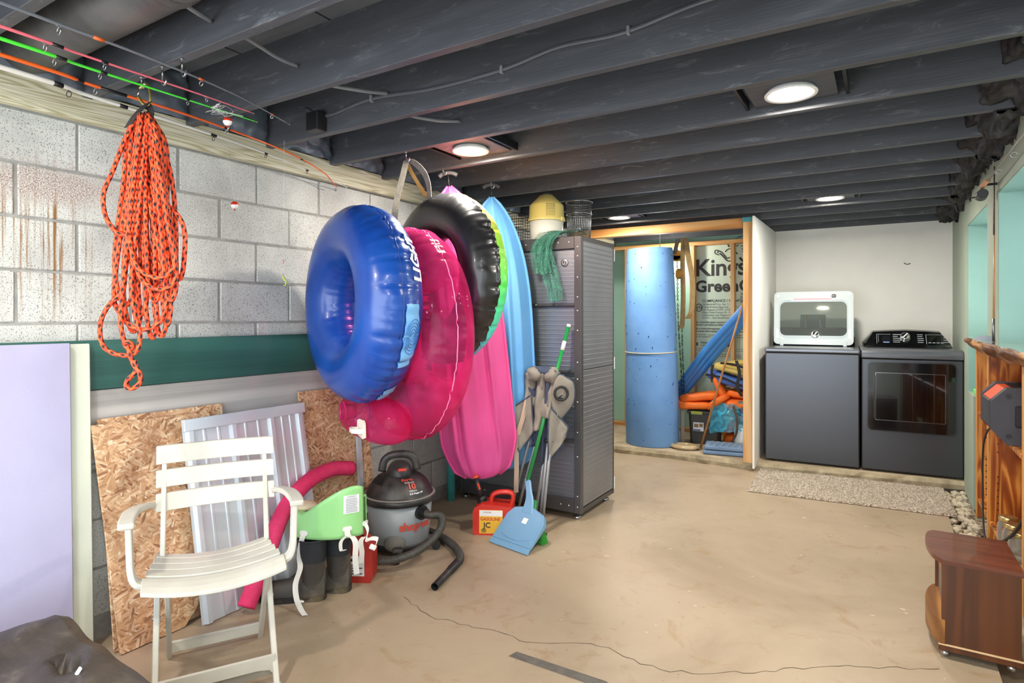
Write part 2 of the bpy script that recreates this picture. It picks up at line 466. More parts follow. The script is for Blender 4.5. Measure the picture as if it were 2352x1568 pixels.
# back wall behind machines, partition and alcove framing
mb = MB(); mb.box(1.80, YB-.02, .07, 3.32, YB+.06, 2.225)
wall_back = struct(mb.build('wall_back', MAT['drywall']))
mb = MB(); mb.tube([(2.93, YB-.024, 1.845), (2.945, YB-.024, 1.832), (2.965, YB-.024, 1.830), (2.98, YB-.024, 1.838)], .0035, 6)
mb.build('gouge', MAT['crack'], wall_back)
mb = MB(); mb.box(-.1, YB, 0, 1.81, YB+.05, ZS)
wall_alcove = struct(mb.build('wall_alcove', MAT['xps']), 'foam insulated rear wall of storage alcove')
mb = MB(); mb.box(1.806, 5.50, .03, 1.822, YB-.02, 2.21)
wall_part = struct(mb.build('wall_partition', MAT['drywall']), 'white drywall partition beside washer')
mb = MB(); mb.box(1.725, 5.52, .07, 1.805, 5.56, 2.20, .002)
mb.build('post', MAT['pine_z'], wall_part)
mb = MB(); mb.box(1.72, 5.514, 2.165, 1.80, 5.52, 2.205)
mb.build('tape_patch', M('teal_tape', '#3f8f97', .5), wall_part)
# alcove framing: header, plates, studs
mb = MB(); mb.box(0, 5.53, 2.125, 1.725, 5.62, 2.205, .002)
struct(mb.build('trim_4', MAT['pine_x']), 'pine header beam across the storage alcove')
def stud(x, w=.038, d=.09, z0=.07, z1=2.12):
    m_ = MB(); m_.box(x, YB-d-.012, z0, x+w, YB-.012, z1, .002); return m_.build('stud', MAT['pine_z'], wall_alcove)
for x in (.20, .56, .965, 1.385, 1.69): stud(x)
mb = MB(); mb.box(0, YB-.105, 2.12, 1.80, YB-.012, 2.16, .002); mb.build('top_plate', MAT['pine_x'], wall_alcove)
mb = MB(); mb.box(0, YB-.105, .07, 1.80, YB-.012, .108, .002); mb.build('bottom_plate', MAT['pine_x'], wall_alcove)

# right wall with window recesses and the alcove for the bar shelves
mb = MB()
T = .32
def rw(y0, y1, z0, z1, x0=XR, x1=XR+T): mb.box(x0, y0, z0, x1, y1, z1)
rw(-1.6, YB+.06, 2.02, ZS); rw(5.59, YB+.06, 0, 2.02); rw(4.19, 4.58, 1.16, 2.02)
rw(5.24, 5.59, 0, .785); rw(.45, 2.85, 0, 2.02); rw(-1.6, -1.35, 0, 2.02)
rw(2.85, 5.24, -.06, 1.16, XR+T-.02, XR+T)
wall_right = struct(mb.build('wall_right', MAT['greenwall']))
# aqua linings of the recesses
def lining(y0, y1, z0, z1, zn=None):
    m_ = MB(); a = .006
    m_.box(XR+.004, y1-a, z0, XR+T-.06, y1, z1); m_.box(XR+.004, y0, zn or z0, XR+T-.06, y0+a, z1)
    m_.box(XR+.004, y0, z1-a, XR+T-.06, y1, z1)
    return m_.build('recess_lining', MAT['aqua'], wall_right)
lining(4.58, 5.59, .785, 2.02, 1.165); lining(2.85, 4.19, 1.16, 2.02)
def tint_glass(name, col, fac):
    m, nt, b = nmat(name); b.inputs['Base Color'].default_value = lin(col); b.inputs['Roughness'].default_value = .05
    tr = nt.nodes.new('ShaderNodeBsdfTransparent'); tr.inputs[0].default_value = lin(col); mx = nt.nodes.new('ShaderNodeMixShader')
    fr = nt.nodes.new('ShaderNodeFresnel'); fr.inputs[0].default_value = 1.5
    nt.links.new(mth(nt, 'ADD', fr.outputs[0], fac, True), mx.inputs[0]); nt.links.new(tr.outputs[0], mx.inputs[1]); nt.links.new(b.outputs[0], mx.inputs[2]); nt.links.new(mx.outputs[0], nt.nodes['Material Output'].inputs[0]); return m
MAT['glass'] = tint_glass('clear_glass', '#fafcfb', 0.0)
def window(i, y0, y1, z0, z1):
    m_ = MB(); x0 = XR+T-.055; x1 = XR+T-.01; w = .045
    for a in ((y0, y1, z0, z0+w), (y0, y1, z1-w, z1), (y0, y0+w, z0+w, z1-w), (y1-w, y1, z0+w, z1-w), ((y0+y1)/2-.02, (y0+y1)/2+.02, z0+w, z1-w)):
        m_.box(x0, a[0], a[2], x1, a[1], a[3], .003)
    w_ = struct(m_.build('window_%d' % i, MAT['white_plastic']), 'white framed basement window')
    for a, c in ((y0+w, (y0+y1)/2-.02), ((y0+y1)/2+.02, y1-w)):
        m_ = MB(); m_.box(x0+.02, a, z0+w, x0+.024, c, z1-w); m_.build('pane', MAT['glass'], w_)
window(1, 4.586, 5.584, 1.165, 2.014); window(2, 2.856, 4.184, 1.165, 2.014)
# unseen glazed door beside the camera, added to let in more daylight
m_ = MB()
for a in ((-1.35, .45, .0, .08), (-1.35, .45, 1.95, 2.02), (-1.35, -1.25, .08, 1.95), (.35, .45, .08, 1.95), (-.51, -.39, .08, 1.95), (-1.25, .35, .98, 1.04)):
    m_.box(XR+.12, a[0], a[2], XR+.18, a[1], a[3], .003)
door_ = struct(m_.build('door_1', MAT['white_plastic']), 'unseen white glazed double door added for daylight')
for a, c in ((-1.25, -.51), (-.39, .35)):
    for z0, z1 in ((.08, .98), (1.04, 1.95)):
        m_ = MB(); m_.box(XR+.148, a, z0, XR+.152, c, z1); m_.build('pane', MAT['glass'], door_)
mb = MB(); mb.box(XR+T-.06, 5.24, .785, XR+T, 5.59, 1.165); mb.build('recess_back', MAT['aqua'], wall_right)

# ceiling: subfloor, joists, black paint
mb = MB(); mb.box(-.2, -1.6, ZS, XR+T, YB+.06, ZS+.05)
ceiling = struct(mb.build('ceiling', MAT['subfloor']))
mb = MB(); mb.box(.004, -.038, ZJ, XR-.004, 0, ZS+.002, .002)
j0 = mb.build('joist', MAT['blackwood'], ceiling)
JY = [1.60+.4225*k for k in range(-6, 12)]
for i, y in enumerate(JY):
    if i == 0: j0.location = (0, y, 0)
    else: copy_obj(j0, ceiling, (0, y, 0))
mb = MB(); mb.box(-.1, YB-.025, ZJ, XR, YB+.05, ZS+.01); mb.build('rim_joist', MAT['blackwood'], ceiling)
# seams between subfloor boards
for k in range(6):
    m_ = MB(); x = .45+.55*k
    m_.box(x, -1.6, ZS-.0025, x+.004, YB, ZS+.001); m_.build('board_seam', MAT['plastic_black'], ceiling)
# poly wrapped insulation between joist ends (left wall)
random.seed(5)
for i, y in enumerate(JY[3:]):
    m_ = MB(); sd = i*3.7
    def fn(u, v, y=y, sd=sd):
        yy = y+.004+u*.377; zz = 2.235+v*.215
        bulge = .03+.10*math.sin(math.pi*u)**.5*math.sin(math.pi*min(1, v*.9+.1))**.5
        cr = .022*nz(u*3+sd, v*3, 0, 2)+.012*nz(u*9+sd, v*7, 1, 2)
        return (.038+bulge*.5+cr, yy, zz)
    m_.grid(22, 14, fn); m_.build('insulation_batt', MAT['polybag'], ceiling)
# painted spray foam at the right wall ends
for i, y in enumerate(JY[5:]):
    m_ = MB(); sd = i*2.3
    def fn(u, v, y=y, sd=sd):
        yy = y-.03+u*.43
        a = v*math.pi/2
        rr = .15+.05*nz(u*2.2+sd, v*2.2, 0, 1.7)+.028*abs(nz(u*6+sd, v*6, 2, 1.3))+.012*nz(u*16+sd, v*16)
        rr *= .75+.35*abs(math.cos(math.pi*(u-.03)))
        return (XR+.01-rr*1.25*math.cos(a), yy, ZS+.01-rr*1.62*math.sin(a))
    m_.grid(64, 36, fn); m_.build('spray_foam', MAT['foam_black'], ceiling)
# round duct in a joist bay
mb = MB(); y = (JY[4]+JY[5])/2-.02; pts = [(.05+i*.35, y, 2.345) for i in range(10)]
mb.tube(pts, .105, 28); 
for x in (1.0, 2.3): mb.tube([(x, y, 2.345), (x+.04, y, 2.345)], .109, 28)
mb.build('duct', M('painted_duct', '#4a4a4a', .45, .3, col2='#6a6968', scale=5, bmp=.15, bscale=50), ceiling)
# second duct run beyond the laundry light and framing above the alcove
mb = MB(); mb.box(2.75, 5.40, 2.27, 3.28, 5.75, 2.44, .01); mb.build('duct_box', MAT['black_metal'], ceiling)
# cables
def cable(pts, r=.008, name='cable'):
    m_ = MB(); m_.tube(spline(pts, 8), r, 8, flat=.6); return m_.build(name, MAT['cable'], ceiling)
jy = lambda k: JY[6+k]     # k = 0 is the joist at 1.60
main_cable = cable([(0.35, jy(1)-.046, 2.36), (.5, jy(1)-.046, 2.30), (.8, jy(1)-.046, 2.325), (1.15, jy(1)-.046, 2.30), (1.5, jy(1)-.046, 2.305), (1.75, jy(1)-.046, 2.335), (2.0, jy(1)-.046, 2.325), (2.3, jy(1)-.046, 2.36), (2.7, jy(1)-.046, 2.35), (3.2, jy(1)-.046, 2.37)], .009)
main_cable.data.materials[0] = M('painted_cable', '#55585d', .4)
for x, z in ((.8, 2.325), (1.5, 2.305), (2.02, 2.327)):
    m_ = MB(); m_.box(x-.006, jy(1)-.056, z-.016, x+.006, jy(1)-.036, z+.016, .003); m_.build('cable_clip', MAT['cable'], ceiling)
cable([(.70, jy(0), 2.35), (.78, jy(0)+.10, 2.31), (.86, jy(0)+.25, 2.31), (.90, jy(1)-.04, 2.33)])
cable([(1.02, jy(-2), 2.37), (1.03, jy(-2)+.1, 2.30), (1.0, jy(-2)+.25, 2.27), (.93, jy(-1)-.04, 2.29)])
cable([(.86, jy(-1), 2.33), (.88, jy(-1)+.12, 2.31), (.84, jy(0)-.15, 2.31), (.82, jy(0)-.04, 2.32)])
cable([(.78, jy(1), 2.35), (.84, jy(1)+.12, 2.30), (.92, jy(1)+.25, 2.29), (.98, jy(2)-.04, 2.31)])
# junction box on the joist end by the rods
mb = MB(); mb.box(.42, jy(1)-.10, 2.225, .50, jy(1)-.042, 2.315, .004); mb.build('junction_box', MAT['plastic_black'], ceiling)

# ------------------------------------------------------------------ recessed lights
def emissive(name, col, s):
    m, nt, b = nmat(name); b.inputs['Base Color'].default_value = lin(col)
    b.inputs['Emission Color'].default_value = (1, .93, .8, 1); b.inputs['Emission Strength'].default_value = s; return m
MAT['lens'] = emissive('lamp_lens', '#ffffff', 14)
def can(x, y, label):
    t = thing('recessed_light', label, 'light', (x, y, 2.235), 0, 'recessed ceiling lights')
    m_ = MB(); m_.box(-.12, -.13, .03, .12, .13, .17, .004); m_.build('housing', MAT['black_metal'], t)
    m_ = MB(); m_.box(-.20, -.165, .02, -.188, .165, .06); m_.build('hanger_bar', MAT['black_metal'], t)
    m_ = MB(); m_.box(.188, -.165, .02, .20, .165, .06); m_.build('hanger_bar', MAT['black_metal'], t)
    m_ = MB(); m_.box(-.16, -.16, .022, .16, .16, .03); m_.build('mounting_plate', MAT['blackwood'], t)
    m_ = MB(); m_.lathe([(.078, .020), (.082, .004), (.098, .0), (.100, .006), (.086, .022)], 36, caps=False); m_.build('trim_ring', MAT['white_plastic'], t)
    m_ = MB(); m_.lathe([(.0001, .010), (.05, .011), (.079, .016)], 32, caps=False); m_.build('lens', MAT['lens'], t)
    l = bpy.data.lights.new('lamp', 'AREA'); l.shape = 'DISK'; l.size = .15; l.energy = CAN_POWER; l.color = CAN_COL
    lo = bpy.data.objects.new('lamp', l); COL.objects.link(lo); lo.parent = t; lo.location = (0, 0, .0)
    return t
can(2.45, 2.66, 'lit recessed ceiling light above the open floor in the middle')
can(.86, 2.66, 'lit recessed ceiling light above the hanging swim tubes')
can(2.42, 5.17, 'lit recessed ceiling light in front of the washer and dryer')
bl = thing('added_bulb', 'unseen bare bulb added inside the storage alcove to brighten it', 'light', (.70, 6.40, 2.03))  # added lamp, hidden behind the blue roll, to brighten the alcove wall
m_ = MB(); m_.cyl((0, 0, .03), (0, 0, .07), .02, n=16); m_.tube([(0, 0, .06), (0, 0, .43)], .004, 6); m_.build('holder', MAT['white_plastic'], bl)
m_ = MB(); m_.ball((0, 0, 0), .03, 16, 10, sc=(1, 1, 1.2)); m_.build('bulb', MAT['lens'], bl)
l = bpy.data.lights.new('lamp', 'POINT'); l.energy = 15; l.color = CAN_COL; l.shadow_soft_size = .035
lo = bpy.data.objects.new('lamp', l); COL.objects.link(lo); lo.parent = bl; lo.location = (0, 0, -.045)
can(.72, 5.17, 'lit recessed ceiling light in front of the storage alcove')
for x in (.86, 2.45):  # two more cans added out of view to brighten the near end
    can(x, .14, 'unseen recessed ceiling light added above the '+('folding chair' if x < 1 else 'open floor beside the shelves'))
# ------------------------------------------------------------------ tall grey cabinet
MAT['cab'] = M('charcoal_metal', '#565557', .38, .5, col2='#5f5e60', scale=3)
MAT['cabpanel'] = M('charcoal_panel', '#8f959d', .38, .75, col2='#999fa7', scale=3)
def corrugated(x0, x1, z0, z1, n, amp=.006):
    # panel in the xz plane facing -y with raised horizontal ribs
    m_ = MB(); prof = []
    step = (z1-z0)/n
    for i in range(n):
        z = z0+i*step
        prof += [(0, z), (0, z+step*.72), (-amp, z+step*.80), (-amp*.8, z+step*.92), (0, z+step)]
    vs = [(x0, y, z) for y, z in prof]+[(x1, y, z) for y, z in prof]; N = len(prof)
    m_.add(vs, [[i, i+N, i+1+N, i+1] for i in range(N-1)])
    return m_
cab = thing('storage_cabinet', 'tall charcoal metal cabinet with ribbed panels and riveted frame', 'cabinet', (.07, 3.58, 0))
W, D, H0, H1 = 1.015, .57, .045, 1.872
mb = MB()
for x0, x1 in ((0, .05), (W-.05, W)): mb.box(x0, 0, H0, x1, .04, H1, .003)
mb.build('front_stile', MAT['cab'], cab) if False else None
for x0, x1 in ((0, .05), (W-.05, W)):
    m_ = MB(); m_.box(x0, 0, H0, x1, .04, H1, .003); m_.build('stile', MAT['cab'], cab)
zr = [(H0, .135), (.505, .525), (.965, .985), (1.41, 1.43), (1.79, H1)]
for a, b_ in zr:
    m_ = MB(); m_.box(.05, .004, a, W-.05, .04, b_, .003); m_.build('rail', MAT['cab'], cab)
for i in range(4):
    m_ = corrugated(.05, W-.05, zr[i][1], zr[i+1][0], 14 if i else 13, .0025); o = m_.build('front_panel', MAT['cabpanel'], cab, fixn=False); o.location = (0, .026, 0)
# right side: two ribbed panels
for a, b_ in ((H0+.04, .985), (.99, 1.845)):
    m_ = corrugated(.035, D-.015, a, b_, 26, .002); o = m_.build('side_panel', MAT['cabpanel'], cab, fixn=False)
    o.rotation_euler = (0, 0, R(90)); o.location = (W-.004, 0, 0)
mb = MB(); mb.box(0, .04, H0, .012, D, H1); mb.build('side_panel', MAT['cab'], cab)
mb = MB(); mb.box(W-.045, D-.02, H0, W-.001, D, H1, .003); mb.build('stile', MAT['cab'], cab)
mb = MB(); mb.box(0, D-.012, H0, W-.045, D, H1); mb.build('back_panel', MAT['cab'], cab)
mb = MB(); mb.box(0, 0.04, H1-.03, W, D, H1); mb.build('top_panel', MAT['cab'], cab)
mb = MB(); mb.box(.012, .04, H0, W-.006, D-.012, H0+.03); mb.build('bottom_panel', MAT['cab'], cab)
for x, y in ((.05, .05), (W-.05, .05), (.05, D-.05), (W-.05, D-.05)):
    m_ = MB(); m_.lathe([(.026, 0), (.028, .004), (.028, .016), (.022, .02), (.012, .022), (.012, .046)], 20); o = m_.build('foot', MAT['steel'], cab); o.location = (x, y, 0)
m_ = MB(); m_.lathe([(.0045, 0), (.004, .002), (.0001, .003)], 10, caps=False); riv = m_.build('rivet', MAT['white_plastic'], cab)
spots = [(W-.025, 0, z) for z in (.09, .16, .42, .58, .78, .93, 1.04, 1.25, 1.38, 1.47, 1.60, 1.74, 1.80)]
spots += [(x, 0.004, z) for x, z in ((W-.09, .09), (W-.15, .09), (W-.3, .975), (W-.34, 1.42), (W-.09, 1.835), (W-.17, 1.835), (W-.42, 1.835), (.25, .09), (.4, .09))]
for i, p in enumerate(spots):
    o = riv if i == 0 else copy_obj(riv, cab); o.location = p; o.rotation_euler = (R(90), 0, 0)
for z in (1.79, 1.0, .12):
    m_ = MB(); m_.box(W-.02, D-.002, z-.045, W+.004, D+.006, z+.045, .003); m_.build('hinge', MAT['white_plastic'], cab)
mb = MB(); mb.lathe([(.012, .004), (.022, .004), (.024, 0), (.026, .006), (.022, .010), (.012, .008)], 24, caps=False); mb.box(-.005, -.016, .002, .005, .016, .012, .002)
o = mb.build('lock', MAT['steel'], cab); o.location = (W-.13, .026, 1.70); o.rotation_euler = (R(90), 0, 0)

# ------------------------------------------------------------------ kayaks
def kayak(name, label, col, col2, loc, top, yaw, L, wid, dep, ridges, handle):
    zz = (Vector(top)-Vector(loc)).normalized(); xx = Vector((math.cos(yaw), math.sin(yaw), 0)); yy = zz.cross(xx).normalized(); xx = yy.cross(zz)
    t = thing(name, label, 'kayak', loc, 0, 'kayaks hanging on end', Matrix((xx, yy, zz)).transposed().to_euler())
    mat = M(name+'_plastic', col, .42, col2=col2, scale=2, bmp=.05, bscale=60, coat=.15)
    def width(s):   # s: 0 bottom .. 1 top
        if s < .12: k = .62+.38*(s/.12)**.7 if s > .012 else .45+.17*s/.012
        elif s < .45: k = 1.0
        else: k = max(0.02, (1-min(1, (s-.45)/.55)**3)**.75)
        return k*wid/2
    def depth(s):
        k = (.35+.65*min(1, s/.16)**.6) if s < .16 else (1.0 if s < .5 else max(.12, 1-((s-.5)/.5)**2.2*.80))
        return k*dep
    nv = 56
    def hull(u, v):
        # u around hull half (from left gunwale to right gunwale), v along length
        w = width(v); d = depth(v); a = u*2-1
        x = w*a
        # chine profile: flat steps
        b = abs(a)
        pr = 1.0 if b < .16 else (.93-.05*(b-.16)/.2 if b < .40 else (.80-.10*(b-.40)/.25 if b < .66 else .62*(1-b)/.34))
        if v > .72: pr = pr*(1-(v-.72)/.28)+(1-b)**.8*(v-.72)/.28
        grooves = 0
        for gx, g0, g1, gw in ridges:
            if g0 < v < g1:
                e = math.sin(math.pi*(v-g0)/(g1-g0))**.4
                q = abs(a-gx)/gw
                if q < 1: grooves += .034*e*(1-q**2)
        return (x, -d*pr-grooves, v*L)
    m_ = MB(); m_.grid(49, nv, hull)
    m_.grid(25, nv, lambda u, v: (width(v)*(u*2-1), depth(v)*.22*(1-(u*2-1)**4) if .02 < v < .98 else 0.0, v*L))
    m_.add([hull(u/48, 0) for u in range(49)], [list(range(49))]); m_.add([hull(u/48, 1) for u in range(49)], [list(range(49))])
    m_.build('hull', mat, t)
    m_ = MB(); e = [(width(v/40)*s_+.004*s_, .0, v/40*L) for s_ in (1,) for v in range(41)]
    m_.tube(e, .010, 8); m_.tube([(-x, y, z) for x, y, z in e], .010, 8); m_.build('gunwale_rim', mat, t)
    m_ = MB(); hz = L+.075
    m_.tube(spline([(-.055, 0, hz-.012), (-.03, 0, hz+.003), (0, 0, hz+.008), (.03, 0, hz+.003), (.055, 0, hz-.012)], 4), .013, 10)
    h = m_.build('carry_handle', MAT['handle_grey'], t)
    m_ = MB(); m_.tube([(-.0, 0, L-.01), (0, 0, hz)], .005, 6); m_.build('handle_cord', MAT['plastic_black'], h)
    return t
MAT['handle_grey'] = M('grey_handle', '#55575a', .5)
kp = kayak('kayak', 'pink plastic kayak hanging on end beside the black swim tube', '#dd4b93', '#e55b9f', (.585, 3.18, .32), (.535, 2.89, 2.13), R(35), 1.83, .46, .15,
      [(-.62, .02, .42, .16), (-.30, .02, .44, .17), (.55, .10, .9, .05)], True)
kb = kayak('kayak', 'blue plastic kayak hanging on end beside the grey cabinet', '#62a3dd', '#6eaee6', (.61, 3.40, .33), (.57, 3.30, 2.13), R(40), 1.80, .45, .15,
      [(-.3, .05, .6, .12), (.25, .05, .7, .10)], True)
def ceiling_hook(x, y, z=ZJ, drop=.05, r=.012, label='', ang=0.0):
    m_ = MB(); pts = [(0, 0, .0), (0, 0, -drop)]
    for k in range(9):
        a = math.pi*k/8; pts.append((r-r*math.cos(a), 0, -drop-r*math.sin(a)))
    pts.append((2*r, 0, -drop+.012))
    m_.tube(pts, .0035, 8); m_.lathe([(.007, -.002), (.006, -.004)], 12)
    o = m_.build('ceiling_hook', MAT['steel']); o.location = (x, y, z); o.rotation_euler = (0, 0, ang)
    return tag(o, label, 'hook', 'hooks under the joists')
ceiling_hook(.52, 2.85, drop=.02, label='steel ceiling hook holding the pink kayak')
ceiling_hook(.585, 3.27, drop=.03, label='steel ceiling hook holding the blue kayak')
ceiling_hook(.60, 2.43, drop=.045, label='steel ceiling hook holding the strap of the swim tubes')

# ------------------------------------------------------------------ swim tubes
def vinyl(name, col, col2, rough=.3, coat=.3):
    return M(name, col, rough, col2=col2, scale=5, detail=5, lo=.4, hi=.75, coat=coat, bmp=.03, bscale=30)
def clear_vinyl(name, col, fac):
    m, nt, b = nmat(name)
    b.inputs['Base Color'].default_value = lin(col); b.inputs['Roughness'].default_value = .12
    tr = nt.nodes.new('ShaderNodeBsdfTransparent'); tr.inputs[0].default_value = (1.0, .50, .74, 1)
    mx = nt.nodes.new('ShaderNodeMixShader'); out = nt.nodes['Material Output']
    n = tex_noise(nt, coords(nt), 9, 5, .7)
    f = ramp(nt, n, [(.35, max(0, fac-.08)), (.7, min(1, fac+.12))])
    fr = nt.nodes.new('ShaderNodeFresnel'); fr.inputs[0].default_value = 1.35
    f2 = mth(nt, 'ADD', f, mth(nt, 'MULTIPLY', fr.outputs[0], .5), True)
    nt.links.new(f2, mx.inputs[0]); nt.links.new(tr.outputs[0], mx.inputs[1]); nt.links.new(b.outputs[0], mx.inputs[2])
    nt.links.new(mx.outputs[0], out.inputs[0])
    return m
class Tube:
    def __init__(s, c, n, Rm, rm, wr=.006, nwr=46, seed=0, flat=1.0):
        s.c = Vector(c); s.n = Vector(n).normalized(); s.a = s.n.cross(Vector((0, 0, 1))).normalized(); s.b = s.a.cross(s.n)
        s.R, s.r, s.wr, s.nw, s.sd, s.flat = Rm, rm, wr, nwr, seed, flat
        # th = 0 points along a, grows towards up (b); ph = 0 outer equator, + towards the front face n
    def pt(s, th, ph, off=0.0):
        e = s.a*math.cos(th)+s.b*math.sin(th)
        g = math.exp(-(ph/.55)**2)
        gi = math.exp(-((abs(ph)-math.pi)/.5)**2)
        u = th*s.nw/(2*math.pi)+s.sd
        w = (abs(noise.noise(Vector((u*1.1, ph*.6, s.sd))))-.25)
        pk = abs((u*.5) % 1-.5)*2
        d = s.wr*g*(w*2.0-(1 if pk < .18 else 0)*(1-pk/.18)*1.6)+s.wr*.5*gi*noise.noise(Vector((u, 3, s.sd)))
        if abs(ph) < .035: d -= .004
        r = s.r+d+off
        return s.c+e*(s.R+r*math.cos(ph))+s.n*(r*math.sin(ph)*s.flat)
    def mesh(s, m_, p0=-math.pi, p1=math.pi, nth=240, nph=64, mi=0):
        closed = abs(p1-p0-2*math.pi) < 1e-6
        m_.grid(nth, nph, lambda u, v: s.pt(u*2*math.pi, p0+v*(p1-p0)), True, closed, mi)
        return m_
    def seam(s, r=.003, n=160):
        m_ = MB(); m_.tube([s.pt(2*math.pi*k/n, 0, .001) for k in range(n)], r, 6, closed=True); return m_
TB = Tube((.565, 2.13, 1.404), (-.36, -.93, 0), .335, .15, .010, 50, 1.3)
tb = thing('swim_tube', 'blue inflatable swim tube hanging by the block wall', 'swim tube', (0, 0, 0), 0, 'inflatable swim tubes hanging together')
MAT['vblue'] = vinyl('blue_vinyl', '#103f94', '#1a4fa6', .30, .25)
TB.mesh(MB()).build('ring', MAT['vblue'], tb)
TB.seam().build('seam', M('blue_seam', '#173f8c', .4), tb)
# near side as seen from the room: th measured from a (a points ...)
def on_tube(T, th0, ph0, su=1.0, off=.0035, rot=0.0):
    def fn(x, y):
        xr = x*math.cos(rot)-y*math.sin(rot); yr = x*math.sin(rot)+y*math.cos(rot)
        return T.pt(th0+xr/(T.R+T.r), ph0+yr/T.r, off)
    return fn
WH = M('white_print', '#eef0f5', .4); LB = M('pale_blue_print', '#74b2e6', .4)
def up_text(T, th0, ph0, off=.004):      # reads along decreasing th, letters' tops towards the front face
    return lambda x, y: T.pt(th0-x/(T.R+T.r*math.cos(ph0)), ph0+y/T.r, off)
pi = math.pi
m_ = MB(); add_text(m_, 'LIGHT', .085, fn=up_text(TB, pi-.20, -.78, .005), bold=.003); m_.build('lettering', WH, tb)
m_ = MB(); add_text(m_, 'WARNING:', .030, fn=up_text(TB, -.16, .62), bold=.0006)
for k in range(3): add_text(m_, 'AQUATIC TOY' if k == 0 else 'NEVER LEAVE IN OR NEAR WATER', .020-.006*min(k, 1), fn=up_text(TB, -.10, .44-.11*k))
m_.add([TB.pt(-.10, .62, .004), TB.pt(-.14, .62, .004), TB.pt(-.12, .82, .004)], [[0, 1, 2]])
m_.build('warning_print', WH, tb)
m_ = MB(); m_.grid(24, 8, lambda u, v: TB.pt(pi+.02+u*.62, -.06-.62*v*(1-.55*abs(u-.45)), .003)); m_.build('printed_panel', LB, tb)
m_ = MB(); m_.grid(10, 6, lambda u, v: TB.pt(pi+.95+u*.25, -.06-.4*v, .003)); m_.build('printed_panel', LB, tb)
m_ = MB()
DB = M('blue_line_print', '#2f6fc0', .4)
for k in range(5):
    rr = .07-.013*k
    m_.tube([TB.pt(pi+.33+rr/.45*math.cos(a*pi/12)*1.1, -.38+rr/.15*.62*math.sin(a*pi/12), .0045) for a in range(24)], .0016, 4, closed=True)
m_.build('printed_rings', DB, tb)

tp = thing('swim_lounge', 'translucent pink inflatable lounge ring with cup holder and white handle', 'swim tube', (0, 0, 0), 0, 'inflatable swim tubes hanging together')
MAT['vpink'] = clear_vinyl('pink_clear_vinyl', '#f0488f', .17)
TP = Tube((.63, 2.42, 1.25), (-.42, -.9, 0), .41, .145, .009, 60, 4.1)
TP.mesh(MB()).build('ring', MAT['vpink'], tp)
m_ = TP.seam(.0025); m_.build('seam', M('pink_seam', '#ff8fc0', .3), tp)
e1 = TP.a; e2 = TP.b; bn = TP.n
m_ = MB(); bc = Vector((.517, 2.275, .818))
def bulge(u, v):
    a = u*2*pi; p = -pi/2+v*pi
    x = math.copysign(abs(math.cos(p)*math.cos(a))**.65, math.cos(p)*math.cos(a)); y = math.copysign(abs(math.cos(p)*math.sin(a))**.65, math.cos(p)*math.sin(a)); z = math.sin(p)
    return bc+e1*(x*.36)+e2*(y*.113)+bn*(z*.125)
m_.grid(40, 24, bulge, True); m_.build('headrest', MAT['vpink'], tp)
m_ = MB(); cc = bc+e1*.135+e2*.02+bn*.104
X = basis(cc, e1, e2)
X = Matrix((e1, e2, bn)).transposed().to_4x4(); X.translation = cc
m_.lathe([(.056, .012), (.050, .020), (.043, .014), (.040, -.05), (.0001, -.055)], 28, X=X, caps=False); m_.build('cup_holder', M('pink_deep_vinyl', '#c41f66', .25), tp)
hp = bc+e1*(-.17)+e2*(-.02)+bn*.126
X = Matrix((-e1, e2, bn)).transposed().to_4x4(); X.translation = hp
m_ = MB()
pl = [(-.05, -.03), (-.045, .035), (-.02, .045), (.04, .045), (.055, .03), (.06, -.035), (.035, -.045), (-.01, -.04)]
m_.prism(pl, -.004, .004, X=X); hd = m_.build('handle_patch', M('ivory_vinyl', '#e9e0cf', .45), tp)
m_ = MB(); m_.ribbon([(.04, -.005, .004), (.03, -.006, .03), (-.005, -.008, .042), (-.06, -.01, .035), (-.085, -.012, .02), (-.045, -.008, .012), (-.03, -.006, .004)], .022, (0, 1, 0), .006, X=X); m_.build('grip', M('ivory_strap', '#f3efe6', .4), hd)

tk = thing('swim_tube', 'black inflatable swim tube with a bright multicoloured reverse side', 'swim tube', (0, 0, 0), 0, 'inflatable swim tubes hanging together')
TK = Tube((.69, 2.65, 1.55), (-.30, -.95, 0), .35, .125, .011, 54, 8.8)
MAT['vblack'] = M('black_vinyl', '#1b1b1d', .34, col2='#2a2a2c', scale=8, detail=6, coat=.2, bmp=.05, bscale=20)
m_ = MB(); TK.mesh(m_, -.10, 2*pi-1.9, 240, 56); m_.build('front_ring', MAT['vblack'], tk)
def m_rainbow():
    m, nt, b = nmat('multicolour_vinyl'); P = coords(nt, (1, 1, 1), 'Position'); sp = nt.nodes.new('ShaderNodeSeparateXYZ'); nt.links.new(P, sp.inputs[0])
    f = mth(nt, 'MULTIPLY', mth(nt, 'SUBTRACT', sp.outputs[2], 1.05), 1.0)
    nt.links.new(ramp(nt, f, [(.02, '#5aa8ee'), (.2, '#4fd8c8'), (.45, '#5be05c'), (.68, '#a5e64a'), (.82, '#f0dc6a'), (.95, '#f5a95e')]), b.inputs['Base Color'])
    b.inputs['Roughness'].default_value = .35; return m
m_ = MB(); TK.mesh(m_, -1.92, -.10, 240, 20); m_.build('back_ring', m_rainbow(), tk)
